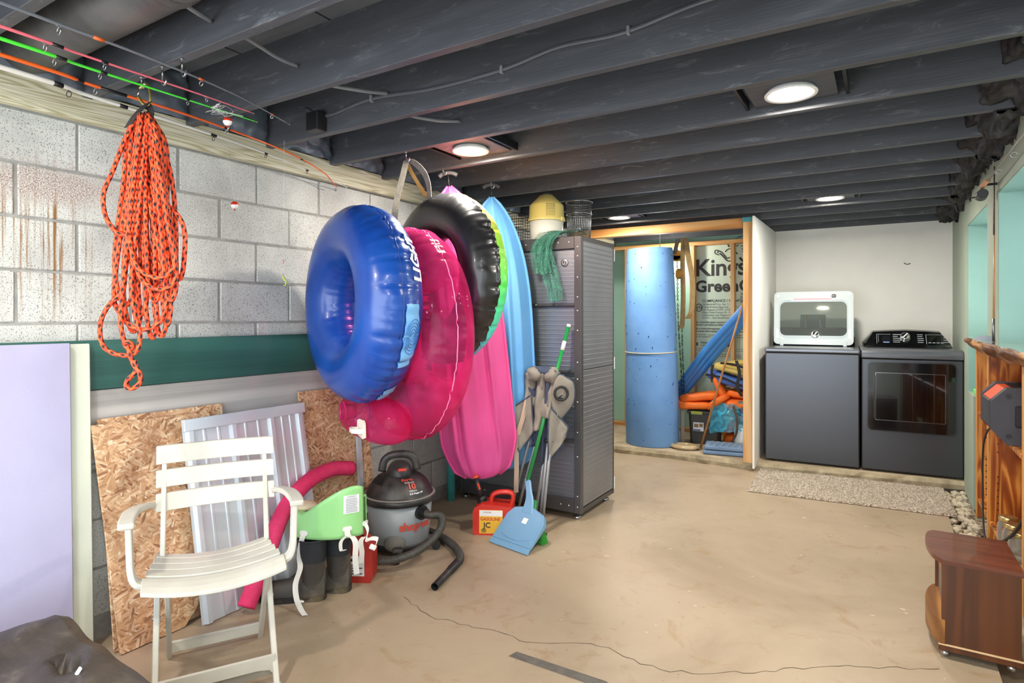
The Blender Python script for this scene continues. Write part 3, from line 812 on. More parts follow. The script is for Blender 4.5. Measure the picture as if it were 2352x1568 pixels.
# strap that carries the tubes
st = thing('hanging_strap', 'grey webbing strap looped over a ceiling hook above the swim tubes', 'strap', (.60, 2.43, ZJ-.045))
MAT['web'] = M('grey_webbing', '#6d675d', .8, col2='#7e776c', scale=30, bmp=.3, bscale=200)
hk = Vector((.60, 2.43, ZJ-.045))
def rel(L): return [Vector(p)-hk for p in L]
m_ = MB(); vdir = Vector((.75, .66, 0))
m_.ribbon(rel(spline([(.604, 2.43, 2.172), (.607, 2.41, 2.12), (.612, 2.385, 2.06), (.625, 2.34, 1.97), (.64, 2.305, 1.89), (.645, 2.29, 1.82)], 5)), .035, (.5, .8, .2), .003); m_.build('left_leg', MAT['web'], st)
m_ = MB(); m_.ribbon(rel(spline([(.60, 2.43, 2.175), (.63, 2.46, 2.165), (.655, 2.51, 2.12), (.655, 2.55, 2.06), (.645, 2.57, 1.99)], 5)), .035, (.8, -.1, .35), .003); m_.build('right_leg', MAT['web'], st)
m_ = MB(); m_.ribbon(rel(spline([(.603, 2.43, 2.17), (.61, 2.46, 2.12), (.625, 2.50, 2.06), (.635, 2.55, 2.0)], 5)), .022, (.7, .6, .1), .003); m_.build('inner_leg', M('tan_webbing', '#a07a3a', .8), st)

# ------------------------------------------------------------------ washer and dryer
MAT['slate'] = M('brushed_slate_steel', '#505257', .30, .75, bmp=.02, bscale=8, bstretch=(1, 1, 60))
MAT['slate_top'] = M('slate_enamel', '#676a71', .22, .5)
MAT['panel_black'] = M('gloss_black', '#0d0d0f', .08, coat=.5)
MAT['lid_white'] = M('pale_grey_plastic', '#c6d0d2', .25, coat=.3)
MAT['smoke'] = M('tinted_glass', '#b7c4c6', .03, trans=1.0)
MAT['lidglass'] = tint_glass('lid_glass', '#ccd3cf', .06)
def rrect(x0, z0, x1, z1, r, n=5):
    P = []
    for cx_, cz_, a0 in ((x1-r, z1-r, 0), (x0+r, z1-r, 90), (x0+r, z0+r, 180), (x1-r, z0+r, 270)):
        for k in range(n+1):
            a = R(a0+90*k/n); P.append((cx_+r*math.cos(a), cz_+r*math.sin(a)))
    return P
XZ = Matrix(((1, 0, 0, 0), (0, 0, 1, 0), (0, 1, 0, 0), (0, 0, 0, 1)))   # poly (x,z) extruded along y
def ringprism(m_, outer, inner, y0, y1, mi=0, X=None):
    n = len(outer); assert n == len(inner)
    vs = [(x, y0, z) for x, z in outer]+[(x, y0, z) for x, z in inner]+[(x, y1, z) for x, z in outer]+[(x, y1, z) for x, z in inner]
    fs = []
    for k in range(n):
        q = (k+1) % n
        fs += [[k, q, n+q, n+k], [2*n+k, 3*n+k, 3*n+q, 2*n+q], [k, 2*n+k, 2*n+q, q], [n+k, n+q, 3*n+q, 3*n+k]]
    m_.add(vs, fs, mi, False, X)
def knob(parent, x, y, z, r, tilt):
    m_ = MB(); m_.lathe([(r*1.15, 0), (r*1.15, .006), (r, .010), (r*.95, .034), (r*.8, .038), (.0001, .038)], 28, caps=False)
    o = m_.build('knob', MAT['chrome'], parent); o.location = (x, y, z); o.rotation_euler = (R(90)+tilt, 0, 0)
    p = MB(); p.box(-.004, -r*.8, .037, .004, r*.8, .043, .001, X=Matrix.Rotation(R(-38), 4, 'Z')); p.build('pointer', MAT['white_plastic'], o)
    return o
W_, Dp, Ht = .725, .66, .995
ws = thing('washing_machine', 'slate grey top-loading washing machine with its lid open', 'washing machine', (1.876, 5.70, .072), R(3.5))
m_ = MB(); m_.box(0, 0, .012, W_, Dp, .955, .010, seg=3); m_.build('body', MAT['slate'], ws)
m_ = MB(); m_.box(-.004, -.010, .957, W_+.004, Dp, Ht, .012, seg=3); m_.build('top_deck', MAT['slate_top'], ws)
for x in (.06, W_-.06):
    for y in (.06, Dp-.06):
        m_ = MB(); m_.cyl((x, y, -.002), (x, y, .014), .022); m_.build('foot', MAT['plastic_black'], ws)
cy = Dp-.14
m_ = MB(); prof = [(cy+.015, Ht), (cy+.05, Ht+.155), (cy+.07, Ht+.172), (Dp, Ht+.172), (Dp, Ht)]
m_.add([(x, y, z) for x in (.02, .06, W_-.06, W_-.02) for y, z in [(a, b_ if (x in (.06, W_-.06)) else Ht+(b_-Ht)*.55) for a, b_ in prof]],
       [[i*5+k, i*5+(k+1) % 5, (i+1)*5+(k+1) % 5, (i+1)*5+k] for i in range(3) for k in range(5)]+[[4, 3, 2, 1, 0], [15, 16, 17, 18, 19]])
con = m_.build('console', MAT['panel_black'], ws)
knob(con, W_/2+.02, cy+.018, Ht+.10, .036, -R(14))
# the open lid standing at the back
lid_y = cy-.03; LW = .665; LH = .50
lt = bpy.data.objects.new('lid', None); COL.objects.link(lt)
out_ = rrect(0, 0, LW, LH, .04); inn = rrect(.045, .055, LW-.045, LH-.085, .06)
m_ = MB(); ringprism(m_, out_, inn, 0, .03)
bpy.data.objects.remove(lt)
lid = m_.build('lid', MAT['lid_white'], ws, bevel=.004); lid.location = (.03, lid_y, Ht+.012); lid.rotation_euler = (R(-6), 0, 0)
m_ = MB(); ringprism(m_, rrect(.040, .050, LW-.040, LH-.080, .062), rrect(.054, .085, LW-.054, LH-.098, .05), .004, .012); m_.build('gasket', M('pale_trim', '#b7c3c8', .3), lid)
m_ = MB(); m_.prism(rrect(.05, .08, LW-.05, LH-.092, .05), .012, .016, X=XZ); m_.build('glass', MAT['lidglass'], lid)
for x, z in ((.035, LH-.04), (LW-.035, LH-.035)):
    q = MB(); q.cyl((x, -.004, z), (x, .002, z), .014); q.build('bumper', MAT['white_plastic'], lid)
q = MB(); q.box(LW*.73, -.012, LH-.060, LW*.73+.04, .002, LH-.030, .006); q.build('catch', MAT['chrome'], lid)
q = MB(); q.box(.15, -.001, LH-.088, .49, .001, LH-.074); q.build('sticker', M('sticker_white', '#e9e9ee', .5), lid)
q = MB(); q.box(.17, -.0018, LH-.075, .49, .0005, LH-.070); q.build('sticker_stripe', M('sticker_red', '#c8414d', .5), lid)
for x in (.018, LW-.044):
    q = MB(); q.box(x, -.001, .06, x+.024, .001, .145); q.build('sticker', MAT['white_plastic'], lid)
for x in (.055, LW-.085):
    q = MB(); q.box(x, -.006, -.012, x+.03, .02, .03, .003); q.build('hinge', MAT['lid_white'], lid)
# dartboard like printed scale seen in the lid glass is a reflection; the water box stands on the wall behind
wb = thing('valve_box', 'recessed laundry water box with two hoses behind the washer lid', 'water box', (2.03, YB-.021, 1.19))
m_ = MB(); ringprism(m_, rrect(0, 0, .27, .19, .01), rrect(.02, .02, .25, .17, .008), -.012, .0); m_.build('box_frame', MAT['white_plastic'], wb)
m_ = MB(); m_.box(.02, -.003, .02, .25, -.001, .17); m_.build('box_back', M('box_grey', '#6d7b7d', .6), wb)
for x in (.07, .20):
    m_ = MB(); m_.cyl((x, -.03, .12), (x, -.03, .17), .012); v_ = m_.build('valve', M('brass', '#b58a3a', .3, 1.0), wb)
    m_ = MB(); m_.tube(spline([(x, -.03, .12), (x+.003, -.04, .06), (x+.02, -.045, 0), (x+.05, -.04, -.10)], 5), .011, 10); m_.build('hose', MAT['steel'], v_)

dr = thing('dryer', 'slate grey front-loading clothes dryer with black glass door', 'dryer', (2.613, 5.75, .072), R(3.5))
DW = .685
m_ = MB(); m_.box(0, 0, .012, DW, Dp+.02, .925, .012, seg=3); m_.build('body', MAT['slate'], dr)
for x in (.06, DW-.06):
    for y in (.06, Dp-.06):
        m_ = MB(); m_.cyl((x, y, -.002), (x, y, .014), .022); m_.build('foot', MAT['plastic_black'], dr)
m_ = MB(); pr = [(-.006, .928), (-.008, .965), (.01, .990), (.05, 1.005), (Dp+.02, 1.005), (Dp+.02, .928)]
N = len(pr); m_.add([(x, y, z) for x in (-.002, DW+.002) for y, z in pr], [[k, (k+1) % N, N+(k+1) % N, N+k] for k in range(N)]+[list(range(N))[::-1], list(range(N, 2*N))])
m_.build('top_deck', MAT['slate_top'], dr, bevel=.008)
cy2 = .30
m_ = MB(); P5 = [(cy2, 1.004), (cy2+.012, 1.028), (cy2+.10, 1.135), (cy2+.14, 1.145), (Dp+.01, 1.145), (Dp+.01, 1.004)]
def rowp(x, k): return [(x, y, 1.004+(z-1.004)*k) for y, z in P5]
vs = rowp(.025, .22)+rowp(.10, 1)+rowp(.20, 1.05)+rowp(DW/2, 1.09)+rowp(DW-.20, 1.05)+rowp(DW-.10, 1)+rowp(DW-.025, .22)
m_.add(vs, [[i*6+k, i*6+(k+1) % 6, (i+1)*6+(k+1) % 6, (i+1)*6+k] for i in range(6) for k in range(6)]+[list(range(6))[::-1], [36+k for k in range(6)]])
con = m_.build('console', MAT['panel_black'], dr, bevel=.004)
knob(con, DW/2-.01, cy2+.055, 1.085, .036, -R(39))
sl = Vector((0, .088, .112)).normalized()
XC = basis((0, cy2+.012+.001, 1.036), (1, 0, 0), sl); PRT = M('panel_print', '#aeb4bb', .5)
m_ = MB()
for x0, w in ((.245, .07), (.245, .055), (.245, .05), (.245, .06)): pass
for k in range(5):
    m_.box(.245, .015+.02*k, .003, .245+random.uniform(.035, .06), .020+.02*k, .0036, X=XC); m_.box(.42, .015+.02*k, .003, .42+random.uniform(.03, .045), .020+.02*k, .0036, X=XC)
for k in range(4): m_.box(.495+.028*k, .012, .003, .515+.028*k, .018, .0036, X=XC)
for k in range(3): m_.box(.60, .02+.022*k, .003, .635, .024+.022*k, .0036, X=XC)
for x0, y0, x1, y1 in ((.48, .0, .483, .10), (.48, .098, .655, .10), (.652, .0, .655, .10), (.125, .0, .127, .10), (.125, .098, .23, .10)):
    m_.box(x0, y0, .003, x1, y1, .0034, X=XC)
for k in range(5): m_.box(.137, .02+.016*k, .003, .141, .026+.016*k, .0036, X=XC)
m_.build('panel_print', PRT, con)
m_ = MB(); m_.box(.165, .005, .0032, .225, .085, .004, X=XC); m_.build('display', M('dark_display', '#15181c', .05, coat=1), con)
m_ = MB(); m_.box(.172, .008, .004, .218, .020, .0046, X=XC); m_.build('display_badge', M('badge_blue', '#6d7fae', .4), con)
# door
m_ = MB(); ringprism(m_, rrect(.035, .335, DW-.045, .905, .035), rrect(.047, .347, DW-.057, .893, .03), -.012, .003); dd = m_.build('door_trim', M('dark_trim', '#4a4c50', .25, .8), dr)
m_ = MB(); m_.prism(rrect(.044, .344, DW-.054, .896, .032), -.016, .0, X=XZ); door = m_.build('door', MAT['panel_black'], dr, bevel=.003)
m_ = MB(); ringprism(m_, rrect(.095, .425, DW-.115, .815, .01), rrect(.101, .431, DW-.121, .809, .008), -.0185, -.0155); m_.build('window_trim', M('trim_grey', '#77797d', .2, 1.0), door)
m_ = MB(); m_.prism(rrect(.101, .431, DW-.121, .809, .008), -.0175, -.0155, X=XZ); m_.build('window', M('dryer_glass', '#050506', .02, coat=1), door)
m_ = MB(); m_.box(.085, -.04, .44, .098, -.014, .79, .004); m_.build('pull', M('pull_black', '#1a1a1c', .15, coat=.5), door)

# rug
def m_rug():
    m, nt, b = nmat('rug_pile'); P = coords(nt, (1, 1, 1))
    c = ramp(nt, tex_noise(nt, P, 95, 2, .7), [(.36, '#6b5b4b'), (.47, '#9c8c78'), (.58, '#c0b29f'), (.68, '#d8cdbd')])
    c = mixc(nt, mth(nt, 'MULTIPLY', ramp(nt, tex_noise(nt, P, 4, 4), [(.55, 0.0), (.7, 1.0)]), .4), c, '#b08d5c', 'MULTIPLY')
    nt.links.new(c, b.inputs['Base Color']); b.inputs['Roughness'].default_value = .95; b.inputs['Sheen Weight'].default_value = .3
    bump(nt, b, tex_noise(nt, P, 160, 2), .8, .006); return m
MAT['rug'] = m_rug()
rg = thing('rug', 'beige shag rug lying in front of the laundry slab', 'rug', (1.86, 4.86, .0))
def rugpt(u, v):
    A, B, C_, D_ = Vector((.02, 0, 0)), Vector((1.33, .11, 0)), Vector((1.30, .85, 0)), Vector((-.01, .74, 0))
    p = A.lerp(B, u).lerp(D_.lerp(C_, u), v)
    e = min(u, 1-u, v*.6, (1-v)*.6)
    p += Vector((.008*nz(v, 0, 2, 9), .018*nz(u, 4, 0, 5), 0)) if e < .02 else Vector((0, .018*nz(u, 4, 0, 5)*max(0, 1-v*3), 0))
    p.z = .003 if e <= 0 else .012+.010*abs(nz(u*90, v*50, 0, 1.0))+.006*random.random()
    return p
random.seed(3); m_ = MB(); m_.grid(300, 160, rugpt); m_.build('pile', MAT['rug'], rg)
m_ = MB(); E4 = [(.02, 0, .002), (1.33, .11, .002), (1.30, .85, .002), (-.01, .74, .002)]; m_.add(E4, [[0, 1, 2, 3]]); m_.build('backing', M('rug_backing', '#7a6d5e', .95), rg)
# ------------------------------------------------------------------ boards on and against the left wall
MAT['greenboard'] = m_wood('green_painted_plank', '#24504a', '#2f6058', '#3a6d64', 8, (1, .06, 1), .55)
MAT['greyboard'] = m_wood('weathered_grey_plank', '#9b9794', '#b5b1ad', '#c4c0bc', 8, (1, .06, 1), .75)
m_ = MB(); m_.box(.003, -.9, 1.040, .024, 3.45, 1.243, .002)
tag(m_.build('painted_plank', MAT['greenboard']), 'dark green painted plank fixed along the block wall', 'board')
m_ = MB(); m_.box(.003, -.9, .74, .022, 2.62, 1.037, .002)
tag(m_.build('weathered_plank', MAT['greyboard']), 'bare grey weathered plank fixed below the green one', 'board')
def m_foam(name, a, b2):
    m, nt, b = nmat(name); P = coords(nt)
    c = ramp(nt, tex_noise(nt, P, 2.5, 3), [(.3, a), (.7, b2)])
    st = ramp(nt, tex_noise(nt, coords(nt, (1, 3, .5)), 3, 5, .6), [(.60, 0.0), (.72, 1.0)])
    c = mixc(nt, mth(nt, 'MULTIPLY', st, .25), c, '#b59a96')
    nt.links.new(c, b.inputs['Base Color']); b.inputs['Roughness'].default_value = .6; bump(nt, b, tex_noise(nt, P, 220, 2), .25, .003); return m
m_ = MB(); m_.box(-.012, -.9, 0, .012, 1.085, 1.235, .004); o = m_.build('foam_board', m_foam('lilac_foam', '#aeaac8', '#b8b4d2')); o.location = (.100, 0, .002); o.rotation_euler = (0, R(-1.6), 0)
tag(o, 'lilac foam insulation sheet leaning on the wall beside the folding chair', 'foam board')
m_ = MB(); m_.box(-.010, -.85, 0, .010, 1.165, 1.23, .004); o = m_.build('foam_board', m_foam('ivory_foam', '#d6dccb', '#e2e6d8')); o.location = (.074, 0, .002); o.rotation_euler = (0, R(-1.6), 0)
tag(o, 'pale ivory foam sheet showing behind the edge of the lilac one', 'foam board')
def leaning(name, label, poly, th, mat, x0, lean, cat='board', group=None):
    # poly in (y, length up the board); board foot at x0, leaning to the wall
    m_ = MB(); L = Matrix(((0, 0, 1, 0), (1, 0, 0, 0), (0, 1, 0, 0), (0, 0, 0, 1)))
    m_.prism(poly, 0, th, X=L); o = m_.build(name, mat); o.location = (x0, 0, .003); o.rotation_euler = (0, -lean, 0)
    return tag(o, label, cat, group)
leaning('strand_board', 'large chipboard sheet with a notched foot behind the folding chair', [(1.205, 0), (1.46, .0), (1.52, .06), (1.62, .30), (1.66, .90), (1.40, .905), (1.165, .91)], .012, MAT['osb'], .198, R(9.2))
leaning('strand_board', 'chipboard sheet whose top edge shows behind the large notched one', [(1.20, .0), (1.72, .0), (1.735, .925), (1.195, .925)], .011, MAT['osb'], .160, R(7.9))
leaning('strand_board', 'chipboard sheet standing between the ribbed metal panel and the vacuum', [(2.19, 0), (2.66, 0), (2.68, .40), (2.66, .92), (2.175, .93)], .012, MAT['osb'], .135, R(5.6))
leaning('wood_batten', 'narrow white batten leaning in front of the chipboard behind the vacuum', [(2.53, 0), (2.56, 0), (2.59, .75), (2.56, .75)], .018, M('white_batten', '#c9cdd2', .6), .158, R(6.2), 'batten')
MAT['galv'] = M('painted_metal_sheet', '#ccd3da', .3, .2, col2='#d6dce2', scale=3)
m_ = MB(); prof = []
def rib(y, w, h): return [(y-w, 0), (y-w*.5, h), (y+w*.5, h), (y+w, 0)]
prof += [(0, 0)]
for y in (.03, .24, .45, .62): prof += rib(y, .018, .018) if y > .0 else []
for y in (.10, .17, .31, .38, .52, .57): prof += rib(y, .008, .004)
prof += [(.655, 0)]; prof.sort()
N = len(prof); Lz = .885
m_.add([(h, y, z) for z in (0, Lz) for y, h in prof], [[k, k+1, N+k+1, N+k] for k in range(N-1)])
o = m_.build('sheet', MAT['galv'], solid=.0015); 
mp = thing('metal_panel', 'ribbed pale grey metal panel leaning behind the folding chair', 'metal panel', (.262, 1.505, .003), 0, None, (0, R(-10.6), 0))
o.parent = mp
m_ = MB(); m_.box(-.004, .0, Lz-.05, .022, .655, Lz+.004, .002); m_.build('top_trim', MAT['galv'], mp)

# ------------------------------------------------------------------ folding armchair
MAT['resin'] = M('white_resin', '#c2beb2', .45, col2='#cdcac0', scale=5)
ch = thing('folding_chair', 'white slatted folding armchair', 'chair', (.767, 1.257, 0), R(60))
def slat(y0, y1, z, x0, x1, drop, th=.014, front=0.0, name='seat_slat'):
    m_ = MB(); n = 15
    def top(u, v):
        x = x0+(x1-x0)*u; k = 1-(2*u-1)**2
        return (x, y0+(y1-y0)*v-front*(1-v)*k, z-drop*k-(front and .018*(1-v)**2))
    up = [top(i/(n-1), j/3) for i in range(n) for j in range(4)]; lo = [(x, y, z_-th) for x, y, z_ in up]
    fs = []; K = len(up)
    for i in range(n-1):
        for j in range(3):
            a = i*4+j; fs += [[a, a+4, a+5, a+1], [K+a, K+a+1, K+a+5, K+a+4]]
        for j in (0, 3): a = i*4+j; fs.append([a, a+4, K+a+4, K+a])
    for i in (0, n-1):
        for j in range(3): a = i*4+j; fs.append([a, a+1, K+a+1, K+a])
    m_.add(up+lo, fs, 0, False); return m_.build(name, MAT['resin'], ch, bevel=.003)
slat(-.004, .085, .432, -.232, .232, .030, front=.012)
for y0, y1, hw in ((.095, .148, .222), (.156, .206, .213), (.214, .262, .205), (.270, .315, .197)): slat(y0, y1, .434, -hw, hw, .028)
def bslat(z0, z1, yb, hw=.217):
    m_ = MB(); n = 13; f = []
    pts = [(-hw+2*hw*i/(n-1), yb+.022*(1-(2*i/(n-1)-1)**2)) for i in range(n)]
    vs = []
    for (x, y) in pts:
        vs += [(x, y, z0), (x, y+.035*(z1-z0)/.07*.55, z1), (x, y+.016+.02, z1), (x, y+.016, z0)]
    fs = [[i*4+k, i*4+(k+1) % 4, (i+1)*4+(k+1) % 4, (i+1)*4+k] for i in range(n-1) for k in range(4)]+[[3, 2, 1, 0], [(n-1)*4+k for k in range(4)]]
    m_.add([(x+.015, y, z) for x, y, z in vs], fs); return m_.build('back_slat', MAT['resin'], ch, bevel=.004)
bslat(.755, .825, .385); bslat(.668, .733, .362); bslat(.580, .646, .340)
for s_ in (-1, 1):
    m_ = MB(); m_.bar((.185*s_+.008, .285, .40), (.185*s_+.012, .425, .80), .024, .018, (1, 0, 0), .003); m_.build('back_post', MAT['resin'], ch)
    m_ = MB(); m_.bar((.19*s_, .27, .40), (.19*s_, -.06, .012), .030, .020, (1, 0, 0), .003); l_ = m_.build('leg', MAT['resin'], ch)
    m_ = MB(); m_.box(.19*s_-.016, -.085, 0, .19*s_+.016, -.045, .022, .004); m_.build('foot_cap', MAT['resin'], l_)
    m_ = MB(); m_.bar((.165*s_+.01, .06, .405), (.165*s_+.01, .355, .004), .030, .018, (1, 0, 0), .003); m_.build('leg', MAT['resin'], ch)
    # arm: flat pad sweeping forward, then the support down to the seat
    m_ = MB(); path = spline([(.215*s_+.012, .385, .596), (.24*s_+.006, .30, .622), (.268*s_, .20, .634), (.278*s_, .10, .632), (.276*s_, .045, .626)], 6)
    m_.ribbon(path, [.030+.020*min(1, i/14) for i in range(len(path))], (1, 0, 0), .022); ar = m_.build('armrest', MAT['resin'], ch, bevel=.006)
    m_ = MB(); path = spline([(.270*s_, .075, .620), (.268*s_, .078, .54), (.264*s_, .075, .465), (.250*s_, .072, .425), (.215*s_, .075, .405)], 6)
    m_.ribbon(path, [.052-.006*(i/24) for i in range(len(path))], (0, 1, .1), .020); m_.build('arm_support', MAT['resin'], ch, bevel=.005)
    m_ = MB(); m_.cyl((.178*s_, .17, .245), (.205*s_, .17, .245), .007); m_.build('pivot_bolt', MAT['steel'], ch)
m_ = MB(); m_.box(-.16, .32, .030, .18, .334, .075, .003); m_.build('rear_stretcher', MAT['resin'], ch)
m_ = MB(); pl = [(-.19, .03), (-.17, .055), (-.13, .062), (.13, .062), (.17, .055), (.19, .03), (.19, .105), (-.19, .105)]; m_.prism(pl, -.02, -.006, X=XZ); m_.build('front_stretcher', MAT['resin'], ch)

# ------------------------------------------------------------------ dark cover heap by the wall
def m_leather():
    m, nt, b = nmat('worn_dark_cover'); P = coords(nt)
    c = ramp(nt, tex_noise(nt, P, 5, 6, .7, .8), [(.3, '#2b2622'), (.55, '#443d37'), (.72, '#6a6155')])
    nt.links.new(c, b.inputs['Base Color']); b.inputs['Roughness'].default_value = .45; bump(nt, b, tex_noise(nt, P, 14, 6), .4, .01); return m
bag = thing('covered_bundle', 'bundle under a worn dark brown cover with a torn top', 'bundle', (.36, .05, 0))
def bagf(u, v):
    # unrolled box: u along x, v from the far foot over the top to the near foot
    x = u*1.15; L = [(.905, .0), (.898, .22), (.885, .285), (.845, .312), (.50, .31), (.15, .30), (.04, .27), (.0, .18), (.0, .0)]
    k = v*(len(L)-1); i = min(int(k), len(L)-2); t = k-i
    y = L[i][0]*(1-t)+L[i+1][0]*t; z = L[i][1]*(1-t)+L[i+1][1]*t
    z *= 1-.75*max(0, (.06-x)/.06)**2-.85*max(0, (x-1.07)/.08)**2
    z += (.035*math.exp(-((x-.08)/.12)**2)+.012-.015*max(0, x-.3))*(z/.31)
    y += .010*nz(x*5, z*4, 2, 1.5); z += (.018*nz(x*4, y*4, 0, 1.3)+.010*nz(x*10+y*5, y*9, 5))*(z/.31)
    if (x-.36)**2/.004+(y-.765)**2/.0006 < 1: z -= .05
    return (x, y, max(.002, z))
m_ = MB(); m_.grid(130, 160, bagf); m_.build('cover', m_leather(), bag)
m_ = MB(); m_.bar((.40, .73, .305), (.47, .755, .312), .014, .008, bev=.003); m_.bar((.45, .745, .306), (.452, .765, .335), .016, .006, bev=.002); m_.build('zip_pull', MAT['white_plastic'], bag)
m_ = MB(); m_.tube(spline([(.05, .62, .325), (.2, .70, .312), (.32, .74, .300)], 5), .004, 6); m_.tube(spline([(.42, .76, .298), (.6, .82, .29), (.85, .87, .255)], 5), .004, 6); m_.build('seam_piping', M('dark_piping', '#2a2622', .5), bag)

# ------------------------------------------------------------------ rope
def m_rope():
    m, nt, b = nmat('orange_rope')
    uv = nt.nodes.new('ShaderNodeTexCoord').outputs['UV']
    sp = nt.nodes.new('ShaderNodeSeparateXYZ'); nt.links.new(uv, sp.inputs[0])
    u, v = sp.outputs[0], sp.outputs[1]
    a = mth(nt, 'ADD', u, mth(nt, 'MULTIPLY', v, 2.0)); fa = mth(nt, 'FRACT', a); fb = mth(nt, 'FRACT', mth(nt, 'MULTIPLY', mth(nt, 'SUBTRACT', mth(nt, 'MULTIPLY', v, 3.0), u), 1.0))
    k = mth(nt, 'MULTIPLY', mth(nt, 'LESS_THAN', fa, .50), mth(nt, 'LESS_THAN', fb, .50))
    nn = tex_noise(nt, coords(nt), 60, 2)
    oc = ramp(nt, nn, [(.35, '#e0401f'), (.65, '#f4622f')])
    nt.links.new(mixc(nt, k, oc, '#241c1c'), b.inputs['Base Color']); b.inputs['Roughness'].default_value = .6
    wv = mth(nt, 'SINE', mth(nt, 'MULTIPLY', mth(nt, 'ADD', mth(nt, 'MULTIPLY', u, 2.0), mth(nt, 'MULTIPLY', v, 3.0)), 6.283))
    bump(nt, b, wv, .5, .002); return m
MAT['rope'] = m_rope()
rp = thing('rope_hank', 'orange and black braided rope hank hanging from a gold carabiner', 'rope', (.465, 1.165, 2.115))
ax = Vector((.85, .526, 0)); ay = Vector((-.526, .85, 0))     # across / away as one faces the hank
def S(px, py, d=0.0):   # hank plan coordinates: metres right, metres below the carabiner
    return ax*px+ay*d+Vector((0, 0, -py))
k_ = .0016
def rp_px(x, y, d=0.0): return S((x-330)*k_, (y-243)*k_, d)
strands = []
random.seed(21)
def add_strand(pts, r=.0083): strands.append(([rp_px(*p) for p in pts], r))
tops = [(296, 300), (304, 290), (312, 284), (320, 282), (330, 280), (338, 278), (347, 280), (355, 286), (362, 295), (368, 305)]
lows = [(285, 700), (300, 760), (318, 720), (332, 600), (345, 775), (352, 690), (365, 770), (378, 745), (392, 690), (404, 640)]
for i in range(10):
    t0 = tops[i]; lo = lows[i]; d0 = random.uniform(-.02, .02); j = (i*3+4) % 10; d1 = random.uniform(-.025, .025)
    w = random.choice((14, 18, 24))
    add_strand([(326+i*1.4, 262, d0*.3), (t0[0], t0[1]+15, d0), (t0[0]-6+(lo[0]-t0[0])*.3, 420, d0), (lo[0]-w/2-6, lo[1]-120, d0), (lo[0]-w/2, lo[1]-35, d0), (lo[0]+2, lo[1]+2, (d0+d1)/2), (lo[0]+w/2+4, lo[1]-35, d1),
                (lo[0]+w/2, lo[1]-130, d1), (tops[j][0]+(lo[0]-tops[j][0])*.35+4, 430, d1), (tops[j][0], tops[j][1]+20, d1), (336-i, 264, d1*.3)])
add_strand([(322, 265, -.02), (293, 330, -.025), (268, 400, -.03), (248, 450, -.03), (253, 500, -.03), (275, 535, -.028), (300, 548, -.02), (318, 600, -.02), (330, 640, -.025), (365, 665, -.03), (398, 660, -.03), (412, 635, -.03), (405, 590, -.025), (390, 520, -.02), (375, 430, -.02), (352, 310, -.02), (338, 266, -.01)])
add_strand([(325, 266, .01), (297, 400, .0), (282, 520, -.01), (270, 620, -.015), (268, 690, -.02), (285, 725, -.02), (310, 750, -.025), (345, 756, -.025), (375, 735, -.02), (386, 690, -.015), (384, 630, -.01), (372, 480, -.01), (345, 270, 0)])
add_strand([(330, 266, -.02), (318, 480, -.03), (300, 620, -.035), (295, 670, -.04), (262, 705, -.04), (245, 745, -.04), (250, 790, -.04), (275, 810, -.04), (310, 814, -.04), (330, 800, -.04), (332, 765, -.035), (318, 715, -.03), (312, 640, -.03), (330, 450, -.025), (338, 268, -.015)])
add_strand([(334, 268, -.03), (312, 500, -.04), (296, 680, -.045), (295, 740, -.05), (302, 780, -.05), (312, 800, -.05), (322, 830, -.05), (338, 855, -.05), (338, 875, -.05), (322, 888, -.05), (308, 884, -.05), (312, 868, -.05), (328, 850, -.048), (326, 825, -.048)])
add_strand([(328, 268, -.025), (308, 480, -.035), (318, 590, -.04), (345, 630, -.042), (385, 640, -.045), (410, 620, -.045), (412, 590, -.04), (395, 520, -.035), (380, 430, -.03), (346, 270, -.02)])
for i in range(5):
    x = 300+i*17; add_strand([(328+i, 264, .02), (x, 330, .03), (x+3, 470, .03), (x+8, 560, .03), (x+14, 640+i*6, .03), (x+22, 560, .035), (x+12, 400, .03), (338, 266, .02)])
m_ = MB()
for p, r_ in strands: m_.tube(spline(p, 7), r_, 8, uvscale=25)
m_.tube(spline([rp_px(*q) for q in [(304, 790, -.05), (314, 784, -.058), (322, 792, -.05), (314, 800, -.042), (304, 792, -.045), (312, 784, -.056)]], 5), .0085, 8, uvscale=25)
ro = m_.build('strands', MAT['rope'], rp); ro['kind'] = 'stuff'
m_ = MB(); m_.ribbon([rp_px(*q) for q in [(338, 240, -.005), (332, 256, -.025), (318, 275, -.03), (304, 296, -.028)]], .034, ax+Vector((0, 0, .5)), .004)
m_.ribbon([rp_px(*q) for q in [(338, 240, .0), (345, 262, .0), (342, 285, -.01)]], .022, ax, .004); m_.build('tie_strap', M('black_webbing', '#2b2725', .8, bmp=.3, bscale=200), rp)
m_ = MB(); GO = M('gold_anodised', '#c9b060', .3, .9)
m_.tube(spline([rp_px(*q) for q in [(318, 205, 0), (332, 193, 0), (340, 205, 0), (343, 230, 0), (337, 244, 0), (325, 238, 0), (314, 222, 0)]], 6), .0048, 10); cb = m_.build('carabiner', GO, rp)
m_ = MB(); m_.tube([rp_px(318, 207, 0), rp_px(314, 222, 0)], .003, 8); m_.build('gate', MAT['steel'], cb)
ceiling_hook(.452, 1.16, drop=.03, label='steel ceiling hook holding the orange rope hank')

